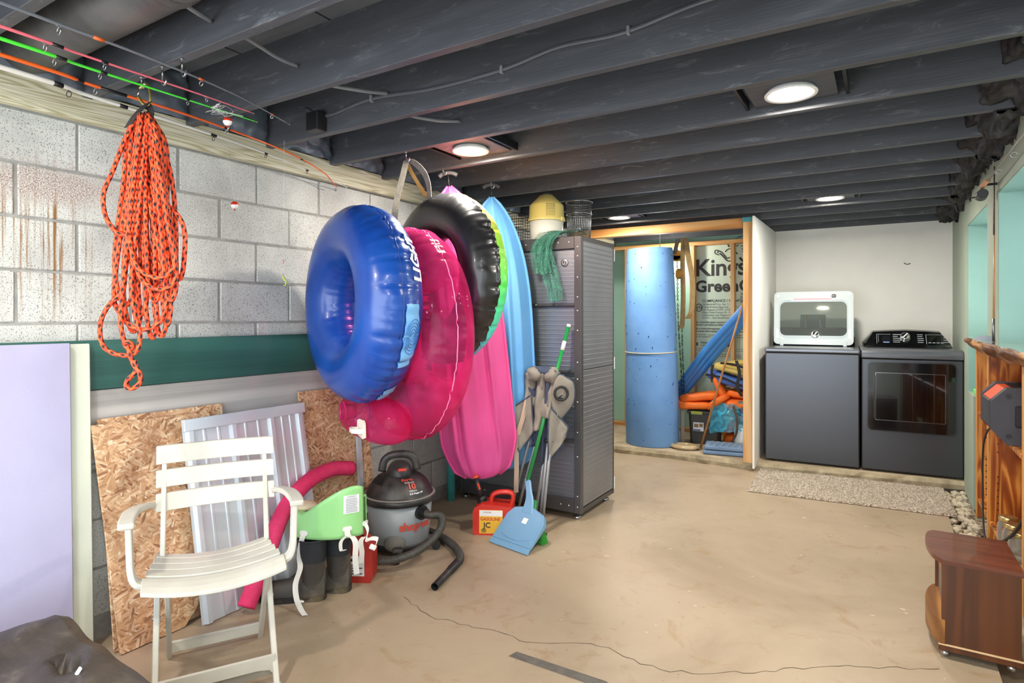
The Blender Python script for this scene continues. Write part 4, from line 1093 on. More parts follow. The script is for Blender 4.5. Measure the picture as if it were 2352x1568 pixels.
# ------------------------------------------------------------------ fishing rods on hooks under the joists
def rod(label, pts, r0, r1, col, guides, bands=(), gcol='steel', tip=None):
    t = thing('fishing_rod', label, 'fishing rod', pts[0], 0, 'fishing rods stored under the ceiling')
    o = Vector(pts[0]); P = [p-o for p in spline(pts, 10)]; n = len(P)
    m_ = MB(); m_.tube(P, [r0+(r1-r0)*i/(n-1) for i in range(n)], 8); m_.build('blank', M('rod_'+col.strip('#'), col, .25, coat=.3), t)
    def at(s): k = s*(n-1); i = min(int(k), n-2); return P[i].lerp(P[i+1], k-i), (P[i+1]-P[i]).normalized()
    for s_ in guides:
        p, d = at(s_); gr = .013-.008*s_
        q = MB(); rad = r0+(r1-r0)*s_
        cc = p+Vector((0, 0, -rad-gr-.003)); x, y, z = frame(d)
        q.tube([cc+(x*math.cos(a*pi/6)+y*math.sin(a*pi/6))*gr for a in range(12)], .0014, 5, closed=True)
        q.tube([p-d*.015, cc+Vector((0, 0, gr))], .0012, 5); q.tube([p+d*.015, cc+Vector((0, 0, gr))], .0012, 5)
        q.build('line_guide', MAT['steel'] if gcol == 'steel' else MAT['plastic_black'], t)
    for s_, w, c in bands:
        p, d = at(s_); q = MB(); q.tube([p-d*w/2, p+d*w/2], r0+(r1-r0)*s_+.0009, 8); q.build('wrap', M('wrap_'+c.strip('#'), c, .4), t)
    q = MB(); q.ball(P[-1], tip or .003, 10, 6); q.build('tip', MAT['steel'], t)
    return t
BK = '#18181a'
rod('dark grey fishing rod with orange bands under the joists', [(.83, -.6, 2.175), (.796, .634, 2.165), (.787, 1.032, 2.16), (.726, 1.371, 2.16), (.60, 1.69, 2.165)], .0062, .002, '#6a6e75', (.3, .62, .9), ((.36, .03, '#e0652c'), (.62, .02, '#e0652c'), (.9, .015, '#e0652c')))
rod('slim pink fishing rod under the joists', [(.67, -.6, 2.16), (.648, .682, 2.16), (.635, .893, 2.16), (.626, 1.247, 2.16), (.608, 1.512, 2.16)], .0062, .002, '#e36b78', (.30, .55, .80), ((.33, .03, BK), (.55, .02, BK)))
rod('bright green fishing rod under the joists', [(.57, -.6, 2.16), (.555, .712, 2.16), (.539, .934, 2.16), (.532, 1.219, 2.16), (.524, 1.587, 2.16)], .0075, .0022, '#4be23c', (.32, .55, .8), ((.34, .03, BK), (.56, .02, BK), (.80, .012, BK)))
rod('orange fishing rod with a drooping tip under the joists', [(.46, -.7, 2.16), (.419, .755, 2.16), (.385, 1.025, 2.16), (.36, 1.401, 2.16), (.266, 1.889, 2.158), (.16, 2.24, 2.135), (.08, 2.42, 2.09)], .0078, .002, '#ef6420', (.34, .56, .75, .9), ((.30, .03, BK), (.37, .09, BK), (.56, .03, BK), (.74, .02, BK)))
rod('thick white fishing rod lying along the ledger board', [(.37, -.7, 2.155), (.317, .788, 2.155), (.277, 1.072, 2.155), (.225, 1.579, 2.15), (.165, 1.965, 2.14), (.075, 2.50, 2.105)], .011, .002, '#e2e0d8', (.30, .60, .76, .88), ((.26, .03, BK), (.45, .03, BK), (.60, .03, BK), (.76, .02, BK), (.88, .02, BK)), 'black', .008)
ceiling_hook(.735, 1.15, drop=.05, label='steel ceiling hook carrying the dark grey rod')
ceiling_hook(.612, 1.15, drop=.055, label='steel ceiling hook carrying the pink rod')
ceiling_hook(.32, 1.575, drop=.055, label='steel ceiling hook carrying the white and orange rods')
def bobber(loc, label, line_top):
    t = thing('bobber', label, 'bobber', loc, 0, 'red and white bobbers')
    m_ = MB(); N_ = 8
    m_.lathe([(max(1e-4, .0175*math.cos(a*pi/16)), .0175*math.sin(a*pi/16)) for a in range(0, 9)], 20, caps=False); m_.build('red_half', M('bobber_red', '#d6341f', .25, coat=.4), t)
    m_ = MB(); m_.lathe([(max(1e-4, .0175*math.cos(a*pi/16)), .0175*math.sin(a*pi/16)) for a in range(-8, 1)], 20, caps=False); m_.build('white_half', M('bobber_white', '#efece8', .25, coat=.4), t)
    m_ = MB(); m_.cyl((0, 0, -.024), (0, 0, -.016), .004); m_.build('button', M('bobber_button', '#b52a22', .4), t)
    m_ = MB(); m_.tube([(0, 0, .016), Vector(line_top)-Vector(loc)], .0005, 4); m_.build('line', MAT['white_plastic'], t)
    return t
bobber((.545, 1.44, 2.118), 'red and white bobber hanging in tangled line under the green rod', (.55, 1.43, 2.157))
bobber((.25, 1.666, 1.849), 'red and white bobber hanging in front of the block wall', (.2185, 1.64, 2.1492))
random.seed(9); m_ = MB(); pts = [(.575+.05*random.uniform(-1, 1), 1.40+.05*random.uniform(-1, 1), 2.145+.02*random.uniform(-1, 1)) for _ in range(26)]
m_.tube(spline(pts, 6), .0006, 4); tag(m_.build('tangled_line', MAT['white_plastic']), 'tangle of clear fishing line above the bobber', 'fishing line')
lu = thing('fishing_lure', 'chartreuse soft lure on a line hanging before the block wall', 'lure', (.30, 1.887, 1.523))
m_ = MB(); m_.tube([(0, 0, .08), (.14, -.10, .62)], .0005, 4); m_.tube([(0, 0, .02), (0, 0, .08)], .0005, 4); m_.build('line', MAT['white_plastic'], lu)
m_ = MB(); m_.tube(spline([(0, 0, .015), (.004, .002, -.0), (.012, .008, -.015), (.010, .006, -.03), (.002, .0, -.033)], 5), [.0045*(1-i/24)+.001 for i in range(21)], 8); m_.build('tail', M('chartreuse', '#c9de5a', .4), lu)
m_ = MB(); m_.ball((0, 0, .022), .005, 10, 6); m_.ball((0, 0, .082), .006, 10, 6, sc=(1, 1, 1.6)); m_.build('jig_head', M('pale_pink', '#e8b8c0', .4), lu)
# ------------------------------------------------------------------ wet/dry vacuum
def m_dusty(name, c1, c2, rough=.45):
    return M(name, c1, rough, col2=c2, scale=7, detail=6, lo=.45, hi=.8, bmp=.05, bscale=40)
MAT['vacblack'] = m_dusty('dusty_black_plastic', '#232324', '#5b5854', .42)
MAT['vacgrey'] = M('grey_tank_plastic', '#8b9298', .38, col2='#949aa0', scale=3)
MAT['hose'] = M('ribbed_hose', '#3a3835', .5, col2='#4a4742', scale=8)
vc = thing('shop_vacuum', 'grey wet dry vacuum with dusty black lid and ribbed hose', 'vacuum', (.395, 2.605, 0), R(-45))
# local frame: -y faces the room corner of the camera, x to its right
m_ = MB(); m_.lathe([(.150, .055), (.165, .065), (.178, .18), (.186, .296)], 48); m_.build('tank', MAT['vacgrey'], vc)
m_ = MB(); m_.lathe([(.155, .045), (.172, .05), (.168, .075), (.15, .08)], 48); m_.build('tank_skirt', MAT['plastic_black'], vc)
m_ = MB(); m_.lathe([(.190, .292), (.203, .296), (.206, .312), (.203, .328), (.192, .332), (.186, .345), (.172, .375), (.150, .405), (.128, .425), (.105, .438), (.06, .446), (.0001, .448)], 48, caps=False); lid_ = m_.build('lid', MAT['vacblack'], vc)
m_ = MB(); m_.lathe([(.2035, .3295), (.206, .331), (.2035, .3335)], 48); m_.build('lid_edge', M('dusty_edge', '#8a8880', .6), lid_)
m_ = MB()
def hump(u, v):
    a = u*2*pi; k = v*pi/2
    return (.098*math.cos(a)*math.cos(k)**.6, .075*math.sin(a)*math.cos(k)**.6, .425+.082*math.sin(k))
m_.grid(32, 10, hump, True); m_.build('motor_cap', MAT['vacblack'], lid_)
m_ = MB(); m_.tube(spline([(0, -.10, .455), (0, -.085, .515), (0, -.04, .545), (0, .04, .545), (0, .085, .515), (0, .10, .455)], 6), .016, 12, flat=1.4); m_.build('carry_handle', MAT['vacblack'], lid_)
m_ = MB(); m_.box(.066, -.012, .468, .090, .034, .484, .004); m_.build('power_switch', M('switch_red', '#d8473a', .35), lid_)
for k in range(7):
    m_ = MB(); a = R(-78+6*k); m_.bar((.115*math.cos(a), .115*math.sin(a), .444), (.155*math.cos(a), .155*math.sin(a), .405), .006, .008); m_.build('vent_slot', MAT['plastic_black'], lid_)
# lettering on tank and lid
RED = M('red_lettering', '#c84a3c', .4)
def tank_fn(a0, z0):
    return lambda x, y: ((.1835+(z0+y-.18)*.068)*math.cos(a0+x/.18), (.1835+(z0+y-.18)*.068)*math.sin(a0+x/.18), z0+y)
m_ = MB(); add_text(m_, 'shop·vac', .062, fn=tank_fn(R(-3), .165), bold=.0022, space=.95); m_.build('tank_lettering', RED, vc)
def lid_fn(a0, s0):
    # s runs down the sloping lid
    prof = [(.112, .4375), (.150, .4075), (.172, .378), (.187, .348)]
    def f(x, y):
        s = s0-y; k = max(0, min(2.999, s/.037)); i = int(k); t = k-i
        r = prof[i][0]*(1-t)+prof[i+1][0]*t; z = prof[i][1]*(1-t)+prof[i+1][1]*t
        a = a0+x/.15; return ((r+.003)*math.cos(a), (r+.003)*math.sin(a), z+.003)
    return f
m_ = MB(); add_text(m_, 'shop·vac', .022, fn=lid_fn(R(2), .020), bold=.0006); add_text(m_, '10', .045, fn=lid_fn(R(13), .066), bold=.002); m_.build('lid_lettering', RED, lid_)
m_ = MB(); add_text(m_, 'Wet/Dry Vac', .011, fn=lid_fn(R(8), .032)); add_text(m_, 'Gallons', .013, fn=lid_fn(R(15), .082)); add_text(m_, '3.0 Peak HP', .014, fn=lid_fn(R(15), .100), bold=.0004); m_.build('lid_small_print', WH, lid_)
# dolly feet and casters
for ang in (-6, 76, 165, 255):
    a = R(ang); ca, sa = math.cos(a), math.sin(a)
    m_ = MB(); m_.bar((.12*ca, .12*sa, .075), (.215*ca, .215*sa, .062), .055, .03, bev=.01)
    ft = m_.build('caster_foot', MAT['vacblack'], vc)
    m_ = MB(); m_.cyl((.212*ca+sa*.012, .212*sa-ca*.012, .026), (.212*ca-sa*.012, .212*sa+ca*.012, .026), .026); m_.build('caster', MAT['plastic_black'], ft)
    m_ = MB(); m_.cyl((.212*ca, .212*sa, .04), (.212*ca, .212*sa, .062), .008); m_.build('stem', MAT['plastic_black'], ft)
m_ = MB(); m_.ball((.0, 0, 0), .06, 18, 10, sc=(1, .35, .8)); o = m_.build('drain_pad', M('drain_grey', '#5f5b56', .5, col2='#7b766e', scale=6), vc); a = R(-12); o.location = (.165*math.cos(a), .165*math.sin(a), .095); o.rotation_euler = (0, 0, a+pi/2)
for ang in (-82, 100):
    a = R(ang); m_ = MB(); m_.box(-.018, -.012, 0, .018, .012, .075, .004); o = m_.build('latch', MAT['vacblack'] if ang > 0 else MAT['vacgrey'], vc); o.location = (.188*math.cos(a), .188*math.sin(a), .235); o.rotation_euler = (0, 0, a+pi/2)
# hose: world points turned to the vacuum's own frame
ivc = (Matrix.Translation((.395, 2.605, 0)) @ Matrix.Rotation(R(-45), 4, 'Z')).inverted()
def V(L): return [ivc @ Vector(p) for p in L]
m_ = MB(); d = (Vector((.535, 2.585, .265))-Vector((.395, 2.605, .265))); d.z = 0; d.normalize()
pc = Vector((.395, 2.605, .252))+d*.178
m_.cyl(*V([pc, pc+d*.022]), .040, n=28); m_.cyl(*V([pc+d*.02, pc+d*.05]), .027, n=24); m_.build('hose_port', MAT['plastic_black'], vc)
hp_ = spline(V([pc+d*.04, pc+d*.085, (.69, 2.615, .24), (.72, 2.575, .19), (.70, 2.50, .13), (.645, 2.41, .085), (.56, 2.335, .062), (.455, 2.30, .055), (.34, 2.33, .055), (.235, 2.42, .05), (.195, 2.56, .04), (.20, 2.73, .03), (.27, 2.845, .026), (.40, 2.865, .024), (.53, 2.825, .024), (.66, 2.765, .024), (.76, 2.69, .023), (.815, 2.62, .022), (.83, 2.57, .022)]), 14)
# ribbed surface
N = len(hp_); m_ = MB(); dense = []
for i in range(N-1):
    for k in range(2): dense.append(hp_[i].lerp(hp_[i+1], k/2))
rad = []; acc = 0
for i, p in enumerate(dense):
    if i: acc += (p-dense[i-1]).length
    rad.append(.0215)
m_.tube(dense, .0195, 14)
step = 0; last = dense[0]; ribs = 0
hs = m_.build('hose', MAT['hose'], vc)
m_ = MB(); acc = 0
for i in range(1, len(dense)):
    acc += (dense[i]-dense[i-1]).length
    if acc > .0085:
        acc = 0; t_ = (dense[i]-dense[i-1]).normalized(); x, y, z = frame(t_)
        ring = [[dense[i]+t_*o_+(x*math.cos(2*pi*k/12)+y*math.sin(2*pi*k/12))*r_ for k in range(12)] for o_, r_ in ((-.003, .0195), (0, .0228), (.003, .0195))]
        m_.add(ring[0]+ring[1]+ring[2], [[q*12+k, q*12+(k+1) % 12, (q+1)*12+(k+1) % 12, (q+1)*12+k] for q in (0, 1) for k in range(12)], 0, True)
o = m_.build('hose_ribs', MAT['hose'], hs); o['kind'] = 'stuff'
m_ = MB(); pa, pb = V([(.83, 2.575, .022), (.905, 2.295, .022)]); m_.tube([pa, pa.lerp(pb, .3), pa.lerp(pb, .32), pb], [.023, .0225, .0195, .0185], 18, caps=False); m_.tube([pb, pa.lerp(pb, .4)], [.0155, .0165], 18, caps=False); m_.build('wand', MAT['vacblack'], vc)

# ------------------------------------------------------------------ boots with the green seat on top
MAT['boot'] = m_dusty('muddy_rubber', '#3a3632', '#7a6f60', .6); MAT['neoprene'] = M('dark_neoprene', '#23262c', .75)
def boot(loc, rz, label):
    t = thing('rubber_boot', label, 'boot', loc, rz, 'pair of rubber boots')
    # toe along -x
    secs = [(.0, (0, 0), .058, .048), (.03, (-.0, 0), .056, .046), (.07, (.0, 0), .058, .045), (.12, (.004, 0), .057, .046), (.18, (.0, 0), .060, .052), (.24, (-.002, 0), .066, .058), (.285, (-.003, 0), .068, .060)]
    m_ = MB(); n = 24
    m_.grid(n, len(secs), lambda u, v: (lambda s: (s[1][0]+s[2]*math.cos(u*2*pi), s[1][1]+s[3]*math.sin(u*2*pi), s[0]))(secs[round(v*(len(secs)-1))]), True, mi=0)
    m_.mi = [0 if (k % (len(secs)-1)) < 4 else 1 for k in range(len(m_.f))]
    m_.build('shaft', [MAT['boot'], MAT['neoprene']], t)
    def foot(u, v):
        s = u; L = -.235+s*.295; a = v*2*pi
        w = .048*(1-.35*max(0, (s-.75)/.25)**2)*(max(.05, min(1, s/.14))**.5)
        h = (.055+.045*s*s+.012*s) * (max(.25, min(1, s/.10))**.5)
        z = max(0.012, .03+h*math.sin(a)) if math.sin(a) > 0 else .012
        return (L, w*math.cos(a), z)
    m_ = MB(); m_.grid(18, 24, foot, False, True); m_.add([foot(0, k/24) for k in range(24)], [list(range(24))]); m_.add([foot(1, k/24) for k in range(24)], [list(range(24))]); m_.build('foot', MAT['boot'], t)
    pl = [(-.238+.0*k, 0) for k in range(0)]
    m_ = MB(); pts = [(.065, 0), (.058, .03), (.03, .047), (-.03, .043), (-.10, .05), (-.18, .052), (-.225, .035), (-.243, 0), (-.225, -.035), (-.18, -.052), (-.10, -.05), (-.03, -.043), (.03, -.047), (.058, -.03)]
    m_.prism([p[:2] for p in spline([(x, y, 0) for x, y in pts], 3, True)], 0, .028); m_.build('sole', m_dusty('muddy_sole', '#1d1b1a', '#7a6a50', .8), t)
    m_ = MB(); m_.tube([(.001+.069*math.cos(k*pi/12), .061*math.sin(k*pi/12), .285) for k in range(24)], .005, 6, closed=True); m_.build('cuff', MAT['neoprene'], t)
    return t
boot((.455, 1.935, 0), R(38), 'muddy dark rubber boot under the green infant seat beside the chair')
boot((.49, 2.06, 0), R(30), 'muddy dark rubber boot between its mate and the red fuel can')
gs = thing('infant_seat', 'light green plastic infant swing seat with white straps on the boots', 'infant seat', (.462, 2.03, .290), R(31))
MAT['lime'] = M('lime_plastic', '#8fd084', .25, col2='#98d68d', scale=2, coat=.4)
def shell(u, v):
    a = R(-15)-u*R(330); w = .182-.012*v; dpt = .115-.015*v
    top = .105+.135*max(0, math.cos(a-R(-38)))**1.3
    x = w*math.cos(a); y = dpt*math.sin(a)
    return (x*(1+.05*v), y*(1-.0*v), v*top)
m_ = MB(); m_.grid(60, 14, shell); m_.grid(24, 4, lambda u, v: Vector(shell(u, 1)).lerp(Vector((0, 0, .10)), v*.35))
m_.build('shell', MAT['lime'], gs, solid=.005)
m_ = MB(); m_.ball((-.125, .03, .115), .055, 20, 12, sc=(1.1, .8, .45)); m_.build('horn', M('cream_plastic', '#e3cfae', .4), gs)
m_ = MB()
def seat_face(ang, z, off=.004):
    a = R(ang); k = z/.2; return Vector(((.182-.012*k)*math.cos(a)*(1+.05*k)*1.02, (.115-.015*k)*math.sin(a)*1.02, z))
m_.grid(8, 4, lambda u, v: seat_face(-58+u*30, .115+v*.085)+Vector((.0, -.0035, 0))); m_.build('warning_label', M('label_white', '#e4e6ea', .5), gs)
m_ = MB()
for k in range(9):
    for s_, e_ in ((-54, -54+19+random.random()*4),):
        m_.grid(5, 2, lambda u, v: seat_face(s_+u*(e_-s_), .122+k*.0075+v*.002)+Vector((0, -.0055, 0)))
add_text(m_, 'WARNING', .010, fn=lambda x, y: seat_face(-52+x*340, .190+y)+Vector((0, -.006, 0)))
o = m_.build('label_print', M('grey_print', '#6d7076', .6), gs); o['kind'] = 'stuff'
STR = M('white_strap', '#dcdad4', .7, bmp=.15, bscale=200)
def strap(pts, w, dirs, name='strap'):
    m_ = MB(); m_.ribbon(spline(pts, 6), w, dirs, .0025); return m_.build(name, STR, gs)
for ang, z in ((-118, .028), (-52, .045), (-12, .05)):
    p = seat_face(ang, z); m_ = MB(); n_ = Vector((math.cos(R(ang)), math.sin(R(ang))*1.5, 0)).normalized(); tx = Vector((-n_.y, n_.x, 0))
    X = Matrix((tx, Vector((0, 0, 1)), n_)).transposed().to_4x4(); X.translation = p
    m_.prism(rrect(-.022, -.011, .022, .011, .010), 0, .004, X=X); m_.build('strap_slot', MAT['white_plastic'], gs)
p = seat_face(-118, .028)
strap([p+Vector((0, -.005, 0)), p+Vector((-.005, -.02, -.03)), p+Vector((-.015, -.02, -.10)), p+Vector((-.008, -.03, -.155)), p+Vector((-.02, -.055, -.215)), p+Vector((-.005, -.085, -.268)), p+Vector((.03, -.125, -.300)), p+Vector((.06, -.155, -.312))], .024, (.9, .35, 0))
p = seat_face(-52, .045)
strap([p+Vector((0, -.004, 0)), p+Vector((.01, -.02, -.025)), p+Vector((.035, -.03, -.03)), p+Vector((.05, -.035, -.06)), p+Vector((.048, -.035, -.13)), p+Vector((.055, -.035, -.20))], .026, (.9, .35, 0))
strap([p+Vector((.01, -.02, -.02)), p+Vector((-.02, -.03, -.05)), p+Vector((-.018, -.035, -.09)), p+Vector((.0, -.04, -.085))], .016, (.9, .35, 0))
p = seat_face(-12, .05)
strap([p+Vector((.002, -.004, 0)), p+Vector((.02, -.02, -.03)), p+Vector((.015, -.03, -.07)), p+Vector((.045, -.04, -.06)), p+Vector((.07, -.04, -.065)), p+Vector((.065, -.05, -.09))], .020, (.4, .3, .8))
strap([p+Vector((.0, -.02, -.06)), p+Vector((-.012, -.03, -.08)), p+Vector((-.005, -.035, -.13)), p+Vector((-.01, -.035, -.18))], .024, (.9, .35, 0))
m_ = MB(); m_.box(-.016, -.006, -.012, .016, .006, .012, .003, X=trs(seat_face(-12, .05)+Vector((.05, -.045, -.10)), (0, .5, .4))); m_.build('buckle', MAT['white_plastic'], gs)
m_ = MB(); q = seat_face(-118, .028)+Vector((.005, -.075, -.288)); m_.box(-.02, -.012, -.004, .02, .012, .004, .003, X=trs(q, (0, .3, .9))); m_.build('buckle', MAT['white_plastic'], gs)

# ------------------------------------------------------------------ fuel cans
MAT['redcan'] = M('red_can_plastic', '#c2281c', .35, col2='#cc3122', scale=4, coat=.15)
rc = thing('fuel_can', 'dark red flat-sided fuel can behind the boots', 'fuel can', (.475, 2.195, 0), R(30))
m_ = MB(); m_.prism([(-.085, 0), (.085, 0), (.095, .02), (.095, .17), (.055, .215), (-.03, .235), (-.075, .21), (-.095, .16), (-.095, .02)], -.05, .05, X=XZ); m_.build('body', M('dull_red_plastic', '#a3231a', .45, col2='#ad2b20', scale=4), rc, bevel=.012, seg=3)
m_ = MB(); m_.box(-.045, -.0515, .035, .055, -.0505, .135); lb = m_.build('label', M('label_grey', '#d7d5d2', .5), rc)
m_ = MB()
for k in range(4): m_.box(-.035, -.0525, .045+.014*k, .045-.02*(k % 2), -.0515, .050+.014*k)
m_.prism([(-.03, .105), (0, .13), (.02, .105), (0, .11)], -.0525, -.0515, X=XZ); o = m_.build('label_print', MAT['plastic_black'], lb); o['kind'] = 'stuff'
m_ = MB(); m_.tube(spline([(-.05, 0, .22), (-.04, 0, .255), (0, 0, .265), (.035, 0, .245), (.045, 0, .215)], 5), .012, 10); m_.build('handle', M('dull_red_handle', '#a3231a', .45), rc)
gc = thing('fuel_can', 'red petrol can with black spout and yellow label beside the dustpan', 'fuel can', (.700, 3.135, 0), R(27))
m_ = MB(); m_.prism([(-.115, .0), (.115, .0), (.125, .015), (.125, .155), (.11, .175), (-.07, .19), (-.115, .165), (-.125, .14), (-.125, .015)], -.075, .075, X=XZ); m_.build('body', MAT['redcan'], gc, bevel=.018, seg=3)
m_ = MB(); m_.tube(spline([(.105, 0, .16), (.118, 0, .215), (.10, 0, .245), (.03, 0, .245), (-.01, 0, .225), (-.02, 0, .18)], 5), .015, 12, flat=1.5); m_.build('handle', MAT['redcan'], gc)
m_ = MB(); m_.cyl((-.075, 0, .170), (-.075, 0, .20), .031, n=20); m_.cyl((-.075, 0, .20), (-.082, 0, .215), .027, .024, n=20); m_.build('collar', MAT['plastic_black'], gc)
m_ = MB(); m_.tube([(-.082, 0, .21), (-.10, 0, .27), (-.118, 0, .335)], [.021, .018, .013], 14); sp_ = m_.build('spout', MAT['plastic_black'], gc)
m_ = MB(); m_.cyl((-.1165, 0, .333), (-.120, 0, .345), .020, n=16); m_.build('spout_cap', M('orange_cap', '#e0522a', .4), sp_)
m_ = MB(); m_.bar((-.088, -.018, .262), (-.102, -.014, .30), .010, .012, bev=.003); m_.build('safety_latch', M('orange_latch', '#e0431f', .4), sp_)
m_ = MB(); m_.box(-.085, -.0765, .012, .06, -.0755, .155); lb = m_.build('label', M('label_yellow', '#e9b535', .45), gc)
m_ = MB(); m_.box(-.083, -.0772, .118, .058, -.0764, .153); m_.build('label_header', MAT['white_plastic'], lb)
m_ = MB(); XL = basis((-.078, -.0776, 0), (1, 0, 0), (0, 0, 1))
add_text(m_, 'GASOLINE', .026, X=XL @ Matrix.Translation((0, .092, 0)), bold=.0006); m_.build('label_title', M('label_red', '#c8361e', .5), lb)
m_ = MB(); add_text(m_, 'DANGER', .012, X=XL @ Matrix.Translation((.02, .138, 0))); add_text(m_, 'JC', .045, X=XL @ Matrix.Translation((.02, .048, 0)), bold=.001)
for k in range(8): m_.box(-.072+.004*k, -.0775, .018, -.070+.004*k, -.0765, .04)
o = m_.build('label_print', MAT['plastic_black'], lb); o['kind'] = 'stuff'

# ------------------------------------------------------------------ foam noodles
MAT['noodle_pink'] = M('pink_foam', '#d62c62', .75, col2='#e0386e', scale=30, bmp=.4, bscale=160)
m_ = MB(); pts = spline([(.335, 1.665, .035), (.325, 1.71, .10), (.305, 1.81, .26), (.265, 1.93, .40), (.225, 2.10, .485), (.20, 2.28, .505), (.20, 2.42, .48)], 8)
m_.tube(pts, .040, 20); m_.add([], [])
tag(m_.build('pool_noodle', MAT['noodle_pink']), 'bent pink foam pool noodle arching behind the green infant seat', 'pool noodle')
m_ = MB(); m_.lathe([(.012, .0), (.030, .0), (.031, .8), (.012, .8)], 20, caps=False); o = m_.build('pool_noodle', M('teal_foam', '#3fa7a6', .75, col2='#4bb3b0', scale=30, bmp=.4, bscale=160)); o.location = (.075, 3.505, 0)
tag(o, 'teal foam pool noodle standing upright between wall and cabinet', 'pool noodle')

# ------------------------------------------------------------------ dustpan, broom, folded camp chair
MAT['panblue'] = M('dusty_blue_plastic', '#6f9bbd', .38, col2='#7aa5c4', scale=3, coat=.15)
dp = thing('dustpan', 'long-handled dusty blue dustpan leaning against the folded chair', 'dustpan', (.925, 2.935, .004), R(-11.5), None, (R(-46), 0, R(-11.5)))
dpw = lambda p: (Matrix.Translation((.925, 2.935, .004)) @ Euler((R(-46), 0, R(-11.5))).to_matrix().to_4x4()) @ Vector(p)
m_ = MB(); hw = .150
out2 = [(-hw-.004, 0), (hw+.004, 0), (hw, .03), (hw-.012, .20), (hw-.04, .245), (.03, .27), (-.03, .27), (-hw+.04, .245), (-hw+.012, .20), (-hw, .03)]
m_.prism(out2, -.004, .004, X=XZ)
m_.build('pan', MAT['panblue'], dp, bevel=.003)
m_ = MB()
def wallp(u):
    L = [(-hw, .03), (-hw+.010, .20), (-hw+.04, .25), (-.03, .272), (.03, .272), (hw-.04, .25), (hw-.010, .20), (hw, .03)]
    k = u*(len(L)-1); i = min(int(k), len(L)-2); t = k-i; return (L[i][0]*(1-t)+L[i+1][0]*t, L[i][1]*(1-t)+L[i+1][1]*t)
m_.grid(36, 4, lambda u, v: (wallp(u)[0], v*.05*min(1, 6*min(u, 1-u)+.15), wallp(u)[1])); m_.build('pan_wall', MAT['panblue'], dp, solid=.004)
m_ = MB(); m_.box(-hw+.005, -.0075, .036, hw-.005, -.004, .044, .001); m_.build('ridge', MAT['panblue'], dp)
m_ = MB(); m_.tube(spline([(-.10, -.004, .075), (-.04, -.005, .060), (.04, -.005, .060), (.12, -.005, .085)], 5), .0025, 6); m_.build('moulded_line', MAT['panblue'], dp)
idp = (Matrix.Translation((.925, 2.935, .004)) @ Euler((R(-46), 0, R(-11.5))).to_matrix().to_4x4()).inverted()
hA = Vector((.885, 3.235, .325)); hB = Vector((1.01, 3.555, 1.285)); hd_ = (hB-hA).normalized()
nk = [idp @ p for p in spline([dpw((0, .004, .23)), dpw((0, .0, .275)).lerp(hA, .25), dpw((0, .0, .275)).lerp(hA, .7), hA], 5)]
m_ = MB(); m_.ribbon(nk, [.085-.04*min(1, i/8) for i in range(len(nk))], (1, 0, 0), .018); m_.build('handle_neck', MAT['panblue'], dp, bevel=.005)
m_ = MB(); m_.tube([idp @ (hA-hd_*.03), idp @ hB], .0125, 14); hn = m_.build('handle', M('green_handle', '#1f8a44', .3, coat=.3), dp)
m_ = MB(); m_.tube([idp @ (hB-hd_*.014), idp @ (hB+hd_*.004)], .0135, 14); m_.build('end_cap', MAT['white_plastic'], hn)
m_ = MB(); m_.tube([idp @ hA.lerp(hB, .83), idp @ hA.lerp(hB, .89)], .0132, 14); m_.build('sticker', MAT['white_plastic'], hn)
m_ = MB(); m_.box(.0, -.0062, .165, .035, -.0042, .20); st_ = m_.build('price_sticker', MAT['white_plastic'], dp)
br = thing('broom', 'small green broom with green bristles standing behind the dustpan', 'broom', (.995, 3.085, 0))
m_ = MB(); m_.box(-.04, .0, .115, .055, .05, .145, .012); m_.build('head', M('green_head', '#1c7a3c', .4), br)
m_ = MB(); m_.tube([(.0, .035, .135), (-.03, .10, .22)], .011, 12); m_.build('handle', M('green_stub', '#1f8a44', .3), br)
random.seed(4); m_ = MB()
for k in range(420):
    x = random.uniform(-.035, .05); y = random.uniform(.005, .045); e = Vector((x*1.35+random.uniform(-.008, .012)+.018, y*1.2-.012+random.uniform(-.012, .012), random.uniform(.0, .012)))
    m_.tube([(x, y, .118), Vector((x, y, .118)).lerp(e, .6)+Vector((.002, 0, 0)), e], [.0016, .0013, .0009], 3, caps=False)
o = m_.build('bristles', M('green_bristle', '#3fae3f', .5), br); o['kind'] = 'stuff'
cc_ = thing('folded_camp_chair', 'folded grey and navy camp chair with steel legs leaning on the cabinet', 'camp chair', (.90, 3.36, 0))
MAT['canvas'] = M('taupe_canvas', '#7d776d', .85, col2='#8a8479', scale=8, bmp=.3, bscale=150); MAT['navy'] = M('navy_trim', '#3a4358', .8)
MAT['alu'] = M('brushed_tube', '#9fa1a4', .35, .35)
legs = [((.085, -.135, .012), (.055, .14, .93)), ((.065, -.13, .012), (.035, .12, .88)), ((-.20, -.02, .10), (-.02, .10, .90)), ((-.17, .0, .06), (.0, .13, .86)), ((-.03, -.05, .04), (.09, .13, .80)), ((.0, -.08, .03), (.02, .13, .75))]
for a, b__ in legs:
    m_ = MB(); m_.tube([a, b__], .0095, 12); lg = m_.build('leg', MAT['alu'], cc_)
m_ = MB(); m_.box(.04, -.165, .0, .115, -.11, .014, .004); m_.build('foot', MAT['plastic_black'], cc_)
m_ = MB(); m_.ball((.055, .02, .55), .03, 14, 8, sc=(1.2, 1, .6)); m_.build('hub', MAT['plastic_black'], cc_)
